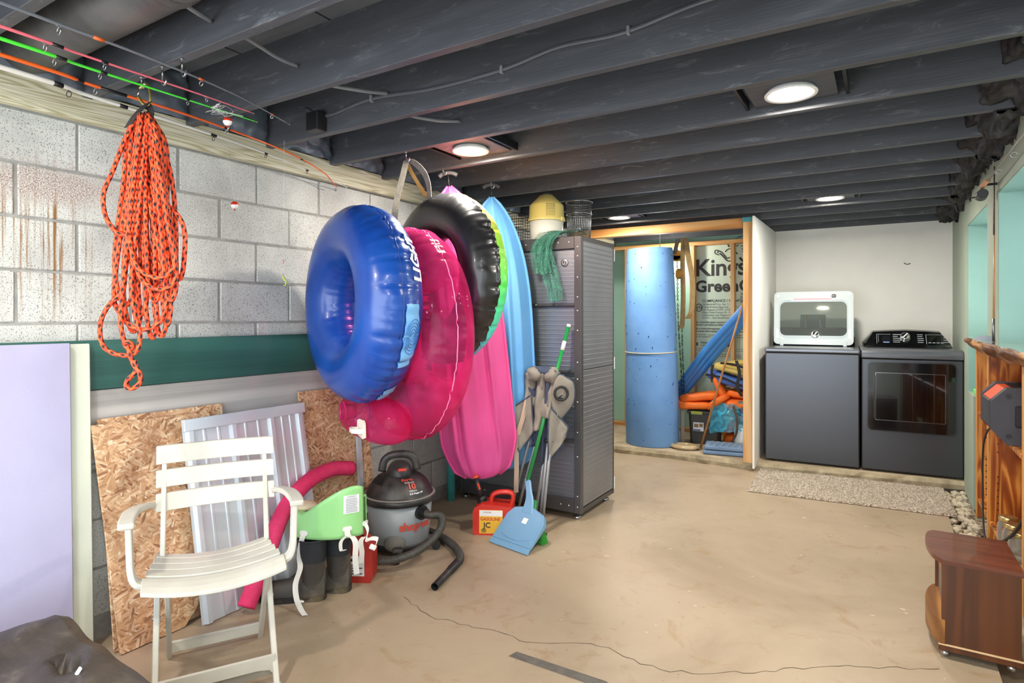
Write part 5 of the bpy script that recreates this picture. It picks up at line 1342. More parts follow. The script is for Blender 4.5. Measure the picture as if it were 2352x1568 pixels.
def cloth(name, corners, mat, seed, amp=.012, n=16):
    A, B, C2, D2 = [Vector(c) for c in corners]
    m_ = MB()
    def f(u, v):
        p = A.lerp(B, u).lerp(D2.lerp(C2, u), v); nn = (B-A).cross(D2-A).normalized()
        return p+nn*(amp*math.sin(u*9+seed+3*v)+amp*1.2*nz(u*3+seed, v*3, seed, 1.5))
    m_.grid(n, n, f); o_ = m_.build(name, mat, cc_, solid=.003)
    if name == 'side_flap':
        q = MB(); q.tube([f(0, k/12) for k in range(13)][::-1]+[f(k/12, 0) for k in range(1, 13)]+[f(1, k/12) for k in range(1, 13)], .005, 6); q.build('edge_binding', MAT['navy'], o_)
    return o_
cloth('side_flap', [(-.245, -.075, .70), (-.05, -.02, .84), (-.04, -.01, .60), (-.13, -.04, .47)], MAT['canvas'], 1, .006)
cloth('side_flap', [(.06, .0, .78), (.16, .08, .64), (.155, .06, .57), (.065, -.01, .42)], MAT['canvas'], 2, .006)
cloth('seat_fabric', [(-.13, .02, .97), (.02, .04, .99), (.03, -.01, .62), (-.07, -.02, .60)], MAT['canvas'], 3, .022, 26)
cloth('back_fabric', [(.0, .02, .97), (.10, .10, .99), (.10, .04, .68), (.02, -.02, .70)], MAT['canvas'], 5, .02, 26)
cloth('navy_panel', [(-.14, .05, .95), (-.05, .05, 1.02), (.0, .0, .52), (-.06, .0, .50)], MAT['navy'], 7, .018, 24)
cloth('navy_panel', [(.03, .03, .98), (.12, .10, .97), (.13, .08, .50), (-.0, -.0, .38)], MAT['navy'], 9, .012, 24)
for nm_, c_, s_, mt_ in (('bunched_canvas', (-.055, .03, .965), (.055, .05, .05), 'canvas'), ('bunched_canvas', (.055, .05, .96), (.05, .045, .055), 'canvas'), ('bunched_navy', (-.01, .05, .985), (.10, .04, .035), 'navy'), ('bunched_navy', (-.10, .05, .93), (.04, .04, .06), 'navy')):
    m_ = MB(); m_.grid(22, 14, lambda u, v: Vector(c_)+Vector((s_[0]*math.cos(u*2*pi)*math.sin(v*pi), s_[1]*math.sin(u*2*pi)*math.sin(v*pi), -s_[2]*math.cos(v*pi)))*(1+.35*nz(u*5+c_[0]*9, v*4, c_[1]*7)), True); m_.build(nm_, MAT[mt_], cc_)
m_ = MB(); hub = Vector((.128, .075, .835)); 
def arm(u, v):
    a = u*2*pi; k = v*pi/2
    return hub+Vector((.060*math.cos(a)*math.cos(k*.999)**.4+.012*math.sin(a), .045*math.cos(a)*math.cos(k*.999)**.4-.035*math.sin(k), (.135+.02*math.sin(a*3+1))*math.sin(a)*math.cos(k*.999)**.4))
m_.grid(28, 10, arm, True); ap_ = m_.build('arm_panel', MAT['canvas'], cc_)
m_ = MB(); m_.tube([arm(k/28, 0) for k in range(28)], .005, 6, closed=True); m_.build('edge_binding', MAT['navy'], ap_)
xh = Vector((.8, .6, 0)); nh = Vector((.5, -.86, 0)).normalized()
m_ = MB(); ch_ = hub+Vector((.008, -.042, .02)); m_.tube([ch_+(xh*math.cos(k*pi/12)+Vector((0, 0, 1))*math.sin(k*pi/12))*.042 for k in range(24)], .008, 8, closed=True); cuph = m_.build('cup_holder', MAT['plastic_black'], cc_)
X = Matrix((xh, Vector((0, 0, 1)), nh)).transposed().to_4x4(); X.translation = ch_
m_ = MB(); m_.lathe([(.042, .0), (.036, -.012), (.0001, -.02)], 20, X=X, caps=False); m_.build('cup_net', M('black_mesh', '#0e0e10', .7), cuph)
m_ = MB(); m_.ribbon(spline([(-.08, -.02, .82), (-.10, -.04, .70), (-.14, -.05, .55), (-.15, -.04, .35), (-.16, -.03, .2)], 5), .03, (.8, .6, 0), .003); m_.build('strap', M('beige_strap', '#b8a08c', .8), cc_)
# ------------------------------------------------------------------ things on top of the cabinet
ZT = 1.8735
bk = thing('minnow_bucket', 'yellow and white plastic bait bucket with a perforated lid on the cabinet', 'bucket', (.745, 3.735, ZT))
m_ = MB(); m_.lathe([(.105, 0), (.112, .005), (.120, .14)], 32); m_.build('base', M('cream_bucket', '#ebe8da', .4), bk)
MAT['yellow'] = M('pale_yellow_plastic', '#e6cf74', .4, col2='#ead684', scale=3)
m_ = MB(); m_.lathe([(.128, .135), (.130, .15), (.124, .155), (.120, .245), (.112, .255), (.05, .318), (.035, .322), (.0001, .323)], 36, caps=False); ld = m_.build('lid', MAT['yellow'], bk)
m_ = MB()
for i in range(7):
    for j in range(8):
        a = R(-62+4.6*i); z = .165+.011*j; p = Vector((.1215*math.cos(a), .1215*math.sin(a), z)); m_.cyl(p, p+Vector((math.cos(a), math.sin(a), 0))*.002, .0026, n=8)
o = m_.build('lid_holes', MAT['plastic_black'], ld); o['kind'] = 'stuff'
m_ = MB(); m_.tube(spline([(-.055, -.0, .285), (-.05, 0, .318), (0, 0, .334), (.05, 0, .318), (.055, 0, .285)], 6), .004, 8); m_.build('bail', MAT['steel'], bk)
for s_ in (-1, 1):
    m_ = MB(); m_.box(s_*.122-.012, -.02, .13, s_*.122+.012, .02, .16, .003); m_.build('clip', MAT['yellow'], bk)
wb_ = thing('wire_basket', 'black wire mesh basket on the cabinet behind the blue kayak', 'basket', (.30, 3.68, ZT))
m_ = MB(); Wx, Wy, Wz = .27, .22, .21
for k in range(15):
    x = Wx*k/14
    for y in (0, Wy): m_.tube([(x, y, 0), (x, y, Wz)], .0015, 4)
    m_.tube([(x, 0, 0), (x, Wy, 0)], .0015, 4)
for k in range(12):
    y = Wy*k/11
    for x in (0, Wx): m_.tube([(x, y, 0), (x, y, Wz)], .0015, 4)
    m_.tube([(0, y, 0), (Wx, y, 0)], .0015, 4)
for k in range(11):
    z = Wz*k/10; m_.tube([(0, 0, z), (Wx, 0, z), (Wx, Wy, z), (0, Wy, z)], .0015 if k < 10 else .003, 4, closed=True)
o = m_.build('wires', MAT['black_metal'], wb_); o['kind'] = 'stuff'
m_ = MB(); m_.box(.60, 3.95, ZT, .74, 4.10, ZT+.12, .006); tag(m_.build('white_carton', MAT['white_plastic']), 'small white carton between basket and bait bucket', 'box')
mb_ = thing('mesh_bucket', 'galvanized wire mesh bucket behind the yellow bait bucket', 'bucket', (.905, 3.93, ZT))
m_ = MB()
for k in range(40):
    a = 2*pi*k/40; m_.tube([(.080*math.cos(a), .080*math.sin(a), .005), (.092*math.cos(a), .092*math.sin(a), .285)], .0011, 4)
for k in range(24):
    z = .005+.28*k/23; r = .080+.012*k/23; m_.tube([(r*math.cos(q*pi/14), r*math.sin(q*pi/14), z) for q in range(28)], .0011, 4, closed=True)
o = m_.build('mesh', MAT['steel'], mb_); o['kind'] = 'stuff'
for z, r in ((.003, .081), (.20, .090), (.285, .094)):
    m_ = MB(); m_.tube([(r*math.cos(q*pi/16), r*math.sin(q*pi/16), z) for q in range(32)], .004, 6, closed=True); m_.build('band', MAT['steel'], mb_)
m_ = MB(); m_.cyl((0, 0, 0), (0, 0, .004), .080, n=28); m_.build('bottom', MAT['steel'], mb_)
m_ = MB(); m_.tube(spline([(.094, 0, .285), (.105, -.02, .25), (.108, -.03, .20), (.10, -.02, .17)], 5), .003, 6); m_.build('bail', MAT['steel'], mb_)
def m_net():
    m, nt, b = nmat('green_netting'); b.inputs['Base Color'].default_value = lin('#4f8f7a'); b.inputs['Roughness'].default_value = .8
    n = tex_noise(nt, coords(nt), 210, 2, .7); n2 = tex_noise(nt, coords(nt), 14, 3)
    f = ramp(nt, mth(nt, 'ADD', mth(nt, 'MULTIPLY', n, .8), mth(nt, 'MULTIPLY', n2, .25)), [(.44, 0.0), (.60, 1.0)])
    tr = nt.nodes.new('ShaderNodeBsdfTransparent'); mx = nt.nodes.new('ShaderNodeMixShader')
    nt.links.new(f, mx.inputs[0]); nt.links.new(tr.outputs[0], mx.inputs[1]); nt.links.new(b.outputs[0], mx.inputs[2]); nt.links.new(mx.outputs[0], nt.nodes['Material Output'].inputs[0]); return m
nt_ = thing('fishing_net', 'green fishing net draped over the front of the cabinet', 'net', (.86, 3.60, ZT))
MAT['net'] = m_net()
def drape(pts, w, seed, amp, name):
    P = spline(pts, 8); n = len(P); m_ = MB()
    def f(u, v):
        p = P[min(n-1, round(v*(n-1)))]; ww = w[0]+(w[1]-w[0])*v
        return p+Vector(((u-.5)*ww+amp*.6*nz(v*5+seed, u*3), -amp*abs(math.sin(u*11+seed+v*2.5))-.004, .012*nz(u*6+seed, v*4)+ (u-.5)**2*.04*(1 if v > .8 else 0)))
    m_.grid(40, n, f); return m_.build(name, MAT['net'], nt_)
drape([(.10, .22, .03), (.07, .10, .045), (.0, .0, .035), (-.045, -.035, -.05), (-.05, -.04, -.15), (-.035, -.035, -.25)], (.20, .14), 1.0, .03, 'upper_fold')
drape([(.06, .12, .04), (.02, .01, .03), (-.02, -.03, -.05), (.0, -.032, -.20), (.035, -.03, -.33), (.055, -.03, -.43)], (.12, .11), 3.0, .025, 'lower_fold')
drape([(.0, .05, .03), (-.03, -.02, -.02), (-.06, -.035, -.10), (-.055, -.035, -.22)], (.14, .12), 5.0, .03, 'side_fold')

# ------------------------------------------------------------------ storage alcove contents
MAT['rollblue'] = M('blue_foam_mat', '#6595d2', .6, col2='#72a2dc', scale=3, bmp=.25, bscale=30)
rl = thing('foam_mat_roll', 'rolled blue foam swim mat standing on the slab edge', 'foam roll', (.79, 5.885, .072), 0, None, (R(.8), R(-.6), 0))
m_ = MB(); m_.lathe([(.255, 0), (.262, .01), (.262, .5), (.250, .93), (.252, 1.2), (.240, 1.6), (.228, 1.92), (.222, 1.945)], 56, sx=1.0, sy=.95)
m_.build('roll', MAT['rollblue'], rl)
m_ = MB(); pts = [((.215-.0016*k)*math.cos(k*.25), (.205-.0016*k)*math.sin(k*.25), 1.946) for k in range(110)]
m_.tube(pts, .003, 5); m_.build('spiral_edge', M('roll_shadow_line', '#2f5f9e', .8), rl)
m_ = MB(); m_.tube([(.2545*math.cos(k*pi/24), .2435*math.sin(k*pi/24), .92+.006*math.sin(k*pi/24)) for k in range(48)], .0045, 6, closed=True); m_.build('twine', M('twine', '#d8c7a0', .8), rl)
random.seed(31); m_ = MB()
for k in range(70):
    a = R(random.uniform(-150, 20)); z = random.uniform(.05, 1.9); r = .2615 if z < .5 else (.2615-.012*(z-.5)/.43 if z < .93 else (.2505+.002*(z-.93)/.27 if z < 1.2 else .2525-.012*(z-1.2)/.4 if z < 1.6 else .240-.012*(z-1.6)/.32))
    m_.ball((r*math.cos(a), r*.95*math.sin(a), z), random.uniform(.003, .007), 6, 4, sc=(1, 1, random.choice((.6, 1.6))))
o = m_.build('dents', M('dent_blue', '#27568f', .8), rl); o['kind'] = 'stuff'
ch2 = thing('chain_hoist', 'yellow chain hoist with hanging steel chain beside the blue roll', 'chain hoist', (1.02, 6.02, 2.12))
YH = M('hoist_yellow', '#d99a2c', .45, col2='#c98724', scale=8)
m_ = MB(); m_.cyl((-.02, -.02, -.16), (-.02, .05, -.16), .05, n=20); m_.box(-.06, -.02, -.22, .03, .04, -.16, .01); m_.build('upper_body', YH, ch2)
m_ = MB(); m_.box(-.03, -.03, -.40, .05, .04, -.30, .015); m_.cyl((.01, -.04, -.35), (.01, .05, -.35), .035, n=18); m_.build('lower_block', YH, ch2)
m_ = MB(); m_.tube(spline([(-.02, .01, .0), (-.035, .01, -.05), (-.02, .01, -.11)], 5), .007, 8); m_.build('hook', MAT['steel'], ch2)
def chain(pts, name='chain', n=60, parent=ch2):
    P = spline(pts, 30); m_ = MB(); L = [0]
    for i in range(1, len(P)): L.append(L[-1]+(P[i]-P[i-1]).length)
    k = 0; s_ = 0
    while s_ < L[-1]:
        i = max(1, next(j for j in range(1, len(L)) if L[j] >= s_)); p = P[i]; d = (P[i]-P[i-1]).normalized(); x, y, z = frame(d, (1, .3, 0))
        side = x if k % 2 == 0 else y
        m_.tube([p+d*.013*math.sin(q*pi/4)+side*.007*math.cos(q*pi/4) for q in range(8)], .0028, 4, closed=True); s_ += .021; k += 1
    o = m_.build(name, MAT['black_metal'], parent); o['kind'] = 'stuff'; return o
chain([(-.02, 0, -.21), (-.01, 0, -.8), (.02, .0, -1.3), (.03, .0, -1.72)]); chain([(.02, .01, -.40), (.03, .0, -1.0), (.045, .01, -1.5), (.035, .02, -1.75)])
sg = thing('lifting_slings', 'tan webbing slings hanging from the alcove header beside the hoist', 'sling', (1.09, 6.0, 2.12))
TAN = M('tan_webbing_sling', '#a58d62', .85, col2='#93794f', scale=20, bmp=.3, bscale=180)
m_ = MB(); m_.ribbon(spline([(-.02, 0, .0), (-.03, 0, -.25), (-.02, -.01, -.55), (-.03, 0, -.82), (-.045, .01, -.90)], 6), .045, (.9, .4, 0), .014); m_.build('long_sling', TAN, sg)
m_ = MB(); m_.ribbon(spline([(.0, 0, .0), (.03, 0, -.20), (.07, -.01, -.42), (.06, 0, -.70), (.02, .01, -.80)], 6), .05, (.9, .4, 0), .016); m_.build('wide_sling', TAN, sg)
m_ = MB(); m_.ribbon(spline([(-.09, 0, .0), (-.10, 0, -.06), (-.12, 0, -.14)], 5), .02, (.9, .4, 0), .008); m_.ribbon(spline([(-.06, 0, .0), (-.08, 0, -.06), (-.10, 0, -.15)], 5), .02, (.9, .4, 0), .008); m_.build('grey_loop', MAT['web'], sg)
m_ = MB()
for k in range(3):
    m_.tube(spline([(.95+.02*k, 6.24-.03*k, .50+.07*k), (1.25, 6.22-.03*k, .88+.06*k), (1.5, 6.21-.03*k, 1.19+.05*k), (1.76, 6.22-.03*k, 1.52+.04*k)], 6), .05-.006*k, 14)
tag(m_.build('pool_float', M('blue_float_vinyl', '#2f74bd', .4, col2='#3b82c9', scale=5)), 'long folded blue pool float leaning diagonally in the alcove', 'pool float')
m_ = MB(); m_.tube([(1.273, 5.86, .075), (1.47, 5.875, .80), (1.675, 5.89, 1.53)], [.011, .010, .008], 10)
tag(m_.build('wooden_pole', M('bamboo', '#a8713d', .5, col2='#bb8550', scale=12)), 'thin wooden pole leaning across the alcove', 'pole')
bn_ = thing('storage_bin', 'dark plastic storage bin with green latch and product sticker', 'storage bin', (1.10, 6.06, .072), R(6))
MAT['bin'] = M('dark_bin_plastic', '#343230', .45, col2='#3d3b38', scale=4)
m_ = MB(); m_.prism(rrect(0, 0, .30, .30, .03), 0, .30); 
for i, v in enumerate(m_.v): m_.v[i] = (.15+(v[0]-.15)*(.90+.10*v[2]/.3), .15+(v[1]-.15)*(.90+.10*v[2]/.3), v[2])
m_.build('tub', MAT['bin'], bn_, bevel=.004)
m_ = MB(); m_.box(-.012, -.012, .30, .312, .312, .335, .008); m_.build('lid', MAT['bin'], bn_)
m_ = MB(); m_.box(.03, -.022, .295, .14, -.010, .328, .004); m_.build('latch', M('lime_latch', '#a9b84a', .4), bn_)
m_ = MB(); m_.box(.05, -.0062, .13, .15, -.0030, .215); sk = m_.build('sticker', M('sticker_pale', '#dfe4ea', .4), bn_)
m_ = MB(); m_.box(.058, -.0072, .165, .10, -.006, .20); m_.box(.108, -.0072, .17, .142, -.006, .205); m_.build('sticker_picture', M('sticker_picture', '#8b6a46', .5), sk); 
m_ = MB(); m_.box(.053, -.0070, .133, .120, -.006, .146); m_.build('sticker_band', M('sticker_navy', '#2c3868', .5), sk)
m_ = MB(); m_.ribbon([(1.05, 6.03, .075), (1.052, 6.03, .25), (1.05, 6.03, .42)], .035, (.85, .5, 0), .02); tag(m_.build('grey_rail', M('grey_rail_plastic', '#8c8a88', .5)), 'short grey rail standing between blue roll and dark bin', 'rail')
def cushion(name, c, ex, ey, ez, mat, parent, sx, sy, sz, p=.55, seam=True):
    ex, ey, ez = [Vector(e).normalized() for e in (ex, ey, ez)]; c = Vector(c); m_ = MB()
    pw = lambda t: math.copysign(abs(t)**p, t)
    def f(u, v):
        a = u*2*pi; b_ = -pi/2+v*pi
        q = Vector((pw(math.cos(b_))*pw(math.cos(a))*sx, pw(math.cos(b_))*pw(math.sin(a))*sy, pw(math.sin(b_))*sz*.9))
        q += Vector((1, 1, 1))*.008*nz(q.x*9+c.x*7, q.y*9, q.z*9+c.y*5)
        return c+ex*q.x+ey*q.y+ez*q.z
    m_.grid(28, 16, f, True); return m_.build(name, mat, parent)
ORG = M('orange_life_vest', '#e8671a', .6, col2='#f0761f', scale=5, bmp=.1, bscale=90)
def vest(label, cs, loc):
    t = thing('life_vest', label, 'life vest', loc, 0, 'orange life vests in the alcove')
    for nm, c, ex, ey, sx, sy, sz in cs:
        ex_ = Vector(ex).normalized(); ey_ = (Vector(ey)-ex_*Vector(ey).dot(ex_)).normalized(); cushion(nm, c, ex_, ey_, ex_.cross(ey_), ORG, t, sx, sy, sz)
    return t
vest('orange life vest lying flat across the dark bin', [('lower_panel', (0, 0, .05), (1, .1, .05), (0, 1, 0), .18, .14, .045), ('upper_panel', (.04, .03, .13), (1, .1, .16), (0, 1, 0), .20, .14, .045)], (1.16, 6.10, .410))
vest('orange life vest with a raised collar in the middle of the heap', [('collar', (.03, 0, .24), (-.45, .1, .9), (0, 1, 0), .13, .11, .035), ('front_panel', (.02, -.03, .10), (.8, 0, .55), (0, 1, 0), .12, .12, .04)], (1.37, 6.12, .41))
vest('orange life vest wedged against the wooden post', [('front_panel', (0, 0, .06), (1, .05, .05), (0, 1, .1), .14, .13, .055), ('back_panel', (.02, .05, .15), (1, 0, -.1), (0, 1, 0), .14, .12, .04)], (1.575, 6.12, .435))
vest('orange life vest lying low beside the white jug', [('front_panel', (0, 0, .05), (1, .1, .1), (0, 1, 0), .11, .13, .05), ('back_panel', (0, .03, .15), (1, .1, .05), (0, 1, 0), .11, .12, .045)], (1.50, 6.33, .072))
BLU = M('blue_vest_cloth', '#4467b5', .65); YEL = M('yellow_vest_cloth', '#cdb35c', .65, col2='#d6bf6c', scale=6)
bv = thing('paddling_vest', 'blue and yellow paddling vest with black straps on top of the heap', 'life vest', (1.47, 6.16, .62))
for nm, c, ex, ey, sx, sy, sz, mt in (('blue_panel', (0, 0, .10), (1, 0, -.28), (0, 1, 0), .21, .13, .055, BLU), ('yellow_panel', (.06, .02, .20), (1, 0, -.20), (0, 1, 0), .20, .13, .045, YEL), ('yellow_panel', (.10, .05, .27), (1, 0, .1), (0, 1, 0), .14, .10, .025, YEL)):
    ex_ = Vector(ex).normalized(); ey_ = Vector(ey); cushion(nm, c, ex_, ey_, ex_.cross(ey_), mt, bv, sx, sy, sz)
BST = M('black_strap', '#1d1b1b', .7)
for pts, w in (([(-.12, -.135, .25), (-.13, -.14, .18), (-.125, -.13, .08)], .025), ([(-.19, -.13, .15), (-.03, -.14, .13), (.12, -.145, .07), (.2, -.13, .05)], .02), ([(.10, -.14, .30), (.13, -.15, .18), (.11, -.15, .05), (.15, -.14, -.04)], .03), ([(-.05, -.13, .27), (.08, -.14, .26), (.2, -.13, .22)], .02)):
    m_ = MB(); m_.ribbon(spline(pts, 5), w, (.2, -.1, .9) if abs(pts[0][0]-pts[-1][0]) > .2 else (1, 0, 0), .004); m_.build('strap', BST, bv)
cbg = thing('clear_bag', 'clear and turquoise plastic bag slumped over the dark bin', 'plastic bag', (1.44, 5.99, .075))
CLR = clear_vinyl('clear_blue_film', '#4fb6d6', .45); 
for nd in CLR.node_tree.nodes:
    if nd.type == 'BSDF_TRANSPARENT': nd.inputs[0].default_value = (.8, .95, 1, 1)
m_ = MB()
def bagg(u, v):
    x = -.10+.34*u+.03*nz(u*4, v*4, 3); z = .44-.02*u-.30*v*(1-.25*u)+.02*nz(u*6, v*6)
    return (x, -.0-.05*math.sin(v*2)+.03*math.sin(u*9)+.025*nz(u*7, v*7, 8), z)
m_.grid(30, 24, bagg); m_.build('film', CLR, cbg)
m_ = MB(); m_.ribbon(spline([(.12, -.06, .42), (.16, -.09, .30), (.15, -.09, .16), (.08, -.07, .06), (-.02, -.05, .03), (-.12, -.06, .015)], 6), .022, (.9, .3, 0), .004); m_.build('carry_strap', M('brown_strap', '#4a3a2e', .7), cbg)
jg = thing('water_jug', 'white plastic jug on the slab beside the wooden post', 'jug', (1.625, 6.05, .072))
m_ = MB(); m_.lathe([(.075, 0), (.080, .01), (.080, .21), (.07, .235), (.03, .25)], 24); m_.build('body', MAT['white_plastic'], jg)
dj = thing('dark_canister', 'dark labelled canister standing on the white jug by the post', 'canister', (1.625, 6.05, .3235))
m_ = MB(); m_.lathe([(.062, 0), (.066, .01), (.066, .12), (.055, .15), (.05, .155)], 24); m_.build('body', M('navy_label', '#2c3c58', .4), dj)
m_ = MB(); m_.lathe([(.055, .155), (.056, .20), (.04, .21)], 20); m_.build('cap', M('smoke_cap', '#6d7f74', .4), dj)
m_ = MB(); m_.box(-.02, -.069, .03, .012, -.064, .07); m_.build('label_mark', M('label_orange', '#d87a3a', .5), dj)
tr_ = thing('ribbed_trays', 'stack of two ribbed blue grey trays on the slab by the post', 'tray', (1.36, 5.645, .072), R(9))
TRB = M('tray_blue_grey', '#6a87ab', .5, col2='#7590b2', scale=5)
for k in range(2):
    m_ = MB(); m_.box(-.012*(1-k), 0, .002+.042*k, .345, .24, .040+.042*k, .012, seg=2); ty = m_.build('tray', TRB, tr_)
for k in range(6):
    m_ = MB(); x = .03+.055*k; m_.bar((x, .02, .0825), (x+.03, .225, .0825), .022, .006, bev=.002); m_.build('rib', M('tray_rib', '#8b98a6', .5) if k == 0 else bpy.data.materials['tray_rib'], ty)
hc = thing('coiled_tubing', 'coil of clear beige tubing lying on the slab in front of the bin', 'coil', (1.14, 5.80, .0845))
m_ = MB(); pts = []
for k in range(140): a = k*2*pi/28; r = .13-.006*(k/28); pts.append((r*math.cos(a)*1.05, r*.75*math.sin(a), .011*(k % 56)/28))
m_.tube(pts, .011, 8); m_.build('coil', M('beige_tubing', '#b49a72', .2, col2='#c3ab85', scale=6, coat=.4), hc)
# printed insulation board at the back of the alcove
pb_ = MB(); pb_.box(1.004, YB-.006, .11, 1.80, YB-.001, 2.119); prn = pb_.build('printed_foam_panel', M('printed_board', '#c0d2bd', .5, col2='#cbdac8', scale=2), wall_alcove)
INK = M('board_ink', '#3b3a38', .6)
XT = basis((0, YB-.0075, 0), (1, 0, 0), (0, 0, 1))
def wtext(s, x, z, size, bold=0, space=1.0):
    m_ = MB(); add_text(m_, s, size, X=XT @ Matrix.Translation((x, z, 0)), bold=bold, space=space); return m_
wtext('Kingspan', .985, 1.79, .262, .005, .96).build('board_title', INK, prn)
wtext('GreenGuard', .990, 1.615, .175, .006, 1.02).build('board_title', INK, prn)
m_ = MB()
def line(s, x, z, size, bold=0): add_text(m_, s, size, X=XT @ Matrix.Translation((x, z, 0)), bold=bold)
line('COMPLIANCE / CONFORMITE', 1.065, 1.50, .040, .0006)
for k, s in enumerate(('CA BEARHFTI Lic. No. T 1006;', 'Florida Product Approval - No. FL14164;', 'Voir Rapport CCMC 12722-L;', 'Miami-Dade County, FL - NOA No. 18-10', 'Conformite, voir Rapport CCMC 12722-L', 'UL LLC - See Classification Certificate')): line(s, 1.065, 1.465-.029*k, .027)
for k, s in enumerate(('to www.kingspan.com/us for the most', 'recent compliance information.')): line(s, 1.0, 1.27-.028*k, .030, .0006)
for k, s in enumerate(('es a www.kingspaninsulation.ca pour le plus', 'recente information sur la conformite aux normes')): line(s, 1.0, 1.20-.028*k, .029, .0006)
for k, s in enumerate(('WARNING: This product is combustible. A protective barrier', 'AVERTISSEMENT: Ce produit est combustible. Une barriere')): line(s, 1.0, 1.135-.024*k, .022)
line('Home Innovation', 1.05, 1.045, .034, .0008); line('NGBC GREEN CERTIFIED', 1.05, 1.018, .02)
for k in range(2): line('names, the K Device and the Lion Device are Registered Trademarks', 1.0, .985-.022*k, .02)
for k in range(2): line('names, Pentafoam is et l emblem du lion sont des marques', 1.0, .925-.022*k, .02)
for k, s in enumerate(('XPS', 'Pan', 'AST', 'CA')): line(s, 1.465, 1.565-.042*k, .05)
m_.box(1.33, YB-.0085, 1.015, 1.385, YB-.0065, 1.075); m_.box(1.0, YB-.0085, 1.02, 1.02, YB-.0065, 1.055)
o = m_.build('board_print', INK, prn); o['kind'] = 'stuff'
m_ = MB(); q = [(1.03+.035*math.cos(a*pi/12), YB-.0075, 1.44+.04*math.sin(a*pi/12)) for a in range(24)]; m_.tube(q, .004, 5, closed=True); add_text(m_, 'ETL', .04, X=XT @ Matrix.Translation((1.003, 1.425, 0)), bold=.001); m_.build('listing_mark', INK, prn)
# lion emblem strokes above the name and again near the floor
def lion(zo, xo=0):
    m_ = MB(); S3 = lambda L: spline([(x+xo, YB-.0075, z+zo) for x, z in L], 5)
    for L, r in (([(1.245, .02), (1.21, .035), (1.20, .06), (1.215, .075), (1.235, .06), (1.23, .04)], .005), ([(1.235, .07), (1.27, .05), (1.30, .015), (1.33, -.02), (1.36, -.01)], .006), ([(1.25, .04), (1.29, .0), (1.33, -.045), (1.37, -.05), (1.42, -.03)], .007),
                 ([(1.31, .05), (1.335, .075), (1.37, .08), (1.40, .06), (1.44, .02)], .006), ([(1.35, .10), (1.34, .13), (1.365, .155), (1.40, .165), (1.43, .185)], .007), ([(1.36, .11), (1.40, .10), (1.42, .08)], .005), ([(1.375, .145), (1.405, .14)], .005), ([(1.40, .12), (1.43, .105), (1.45, .12)], .005)):
        m_.tube(S3(L), r, 5)
    for k in range(6):
        a = .35*k; m_.tube(S3([(1.44+.01*k, .20-.03*k), (1.52, .215-.045*k), (1.60, .19-.065*k), (1.66, .12-.085*k)]), [.004]*6+[.010]*5+[.004]*5, 5)
    m_.tube(S3([(1.46, -.02), (1.50, -.06), (1.56, -.07)]), .012, 5)
    return m_.build('lion_emblem', INK, prn)
lion(1.99); lion(.62, -.02)

# ------------------------------------------------------------------ bar shelves, counter and what stands there
MAT['cedar'] = None
def m_cedar():
    m, nt, b = nmat('cedar'); v = coords(nt, (1, 1, .12))
    n = tex_noise(nt, v, 7.0, 3, .5, .8); w = mth(nt, 'SINE', mth(nt, 'MULTIPLY', n, 46.0)); f = mth(nt, 'ADD', mth(nt, 'MULTIPLY', w, .28), .5)
    big = tex_noise(nt, coords(nt, (1, 1, .16)), 5.5, 3, .5, 1.0)
    f2 = mth(nt, 'ADD', mth(nt, 'MULTIPLY', f, .35), mth(nt, 'MULTIPLY', big, .75))
    c = ramp(nt, f2, [(.36, '#5e2a0a'), (.48, '#8f4713'), (.58, '#ad601c'), (.68, '#dc9a47')])
    vo = nt.nodes.new('ShaderNodeTexVoronoi'); vo.inputs['Scale'].default_value = 5; nt.links.new(coords(nt, (1, 1, .8)), vo.inputs['Vector'])
    kn = ramp(nt, vo.outputs['Distance'], [(.06, 1.0), (.13, 0.0)]); c = mixc(nt, mth(nt, 'MULTIPLY', kn, .8), c, '#4a2009')
    nt.links.new(c, b.inputs['Base Color']); b.inputs['Roughness'].default_value = .38; b.inputs['Coat Weight'].default_value = .25; return m
MAT['cedar'] = m_cedar()
sh = thing('cedar_shelves', 'varnished cedar shelf unit built in under the slab counter', 'shelf unit', (3.312, 2.88, -.03))
SY = [5.17-2.88, 4.64-2.88, 3.545-2.88, 0.0]
for k, y in enumerate(SY):
    m_ = MB(); m_.box(0, y, 0, .285, y+.028, 1.155, .002); pn = m_.build('upright', MAT['cedar'], sh)
    m_ = MB(); m_.box(-.004, y-.001, .0, .003, y+.029, 1.155, .001); m_.build('edge_strip', M('cedar_edge', '#cf9350', .4) if k == 0 else bpy.data.materials['cedar_edge'], pn)
    if k in (0, 1):
        m_ = MB()
        for z in [.16+.04*q for q in range(7)]+[.55+.05*q for q in range(7)]: m_.cyl((.045 if k else .05, y-.001, z), (.045 if k else .05, y+.002, z), .0045, n=8)
        o = m_.build('peg_holes', MAT['plastic_black'], pn); o['kind'] = 'stuff'
for i in range(3):
    y0 = SY[i+1]+.028; y1 = SY[i]
    for z in (.13, .725):
        m_ = MB(); m_.box(.004, y0, z-.022, .285, y1, z, .002); m_.build('shelf', MAT['cedar'], sh)
    m_ = MB(); m_.box(.275, y0, .0, .285, y1, 1.155); m_.build('back_board', MAT['cedar'], sh)
ctr = thing('slab_counter', 'live-edge wooden slab counter top above the cedar shelves', 'counter', (3.3, 2.8, 1.138))
E_ = [(-.015, 2.545), (-.03, 2.46), (-.05, 2.32), (-.042, 2.1), (-.062, 1.85), (-.05, 1.6), (-.068, 1.35), (-.052, 1.1), (-.064, .85), (-.05, .6), (-.064, .35), (-.05, .1), (-.05, .0)]
ed = [(p.x, p.y) for p in spline([(x, y, 0) for x, y in E_], 6)]
top = ed+[(.31, .0), (.31, 2.36), (.0, 2.52)]
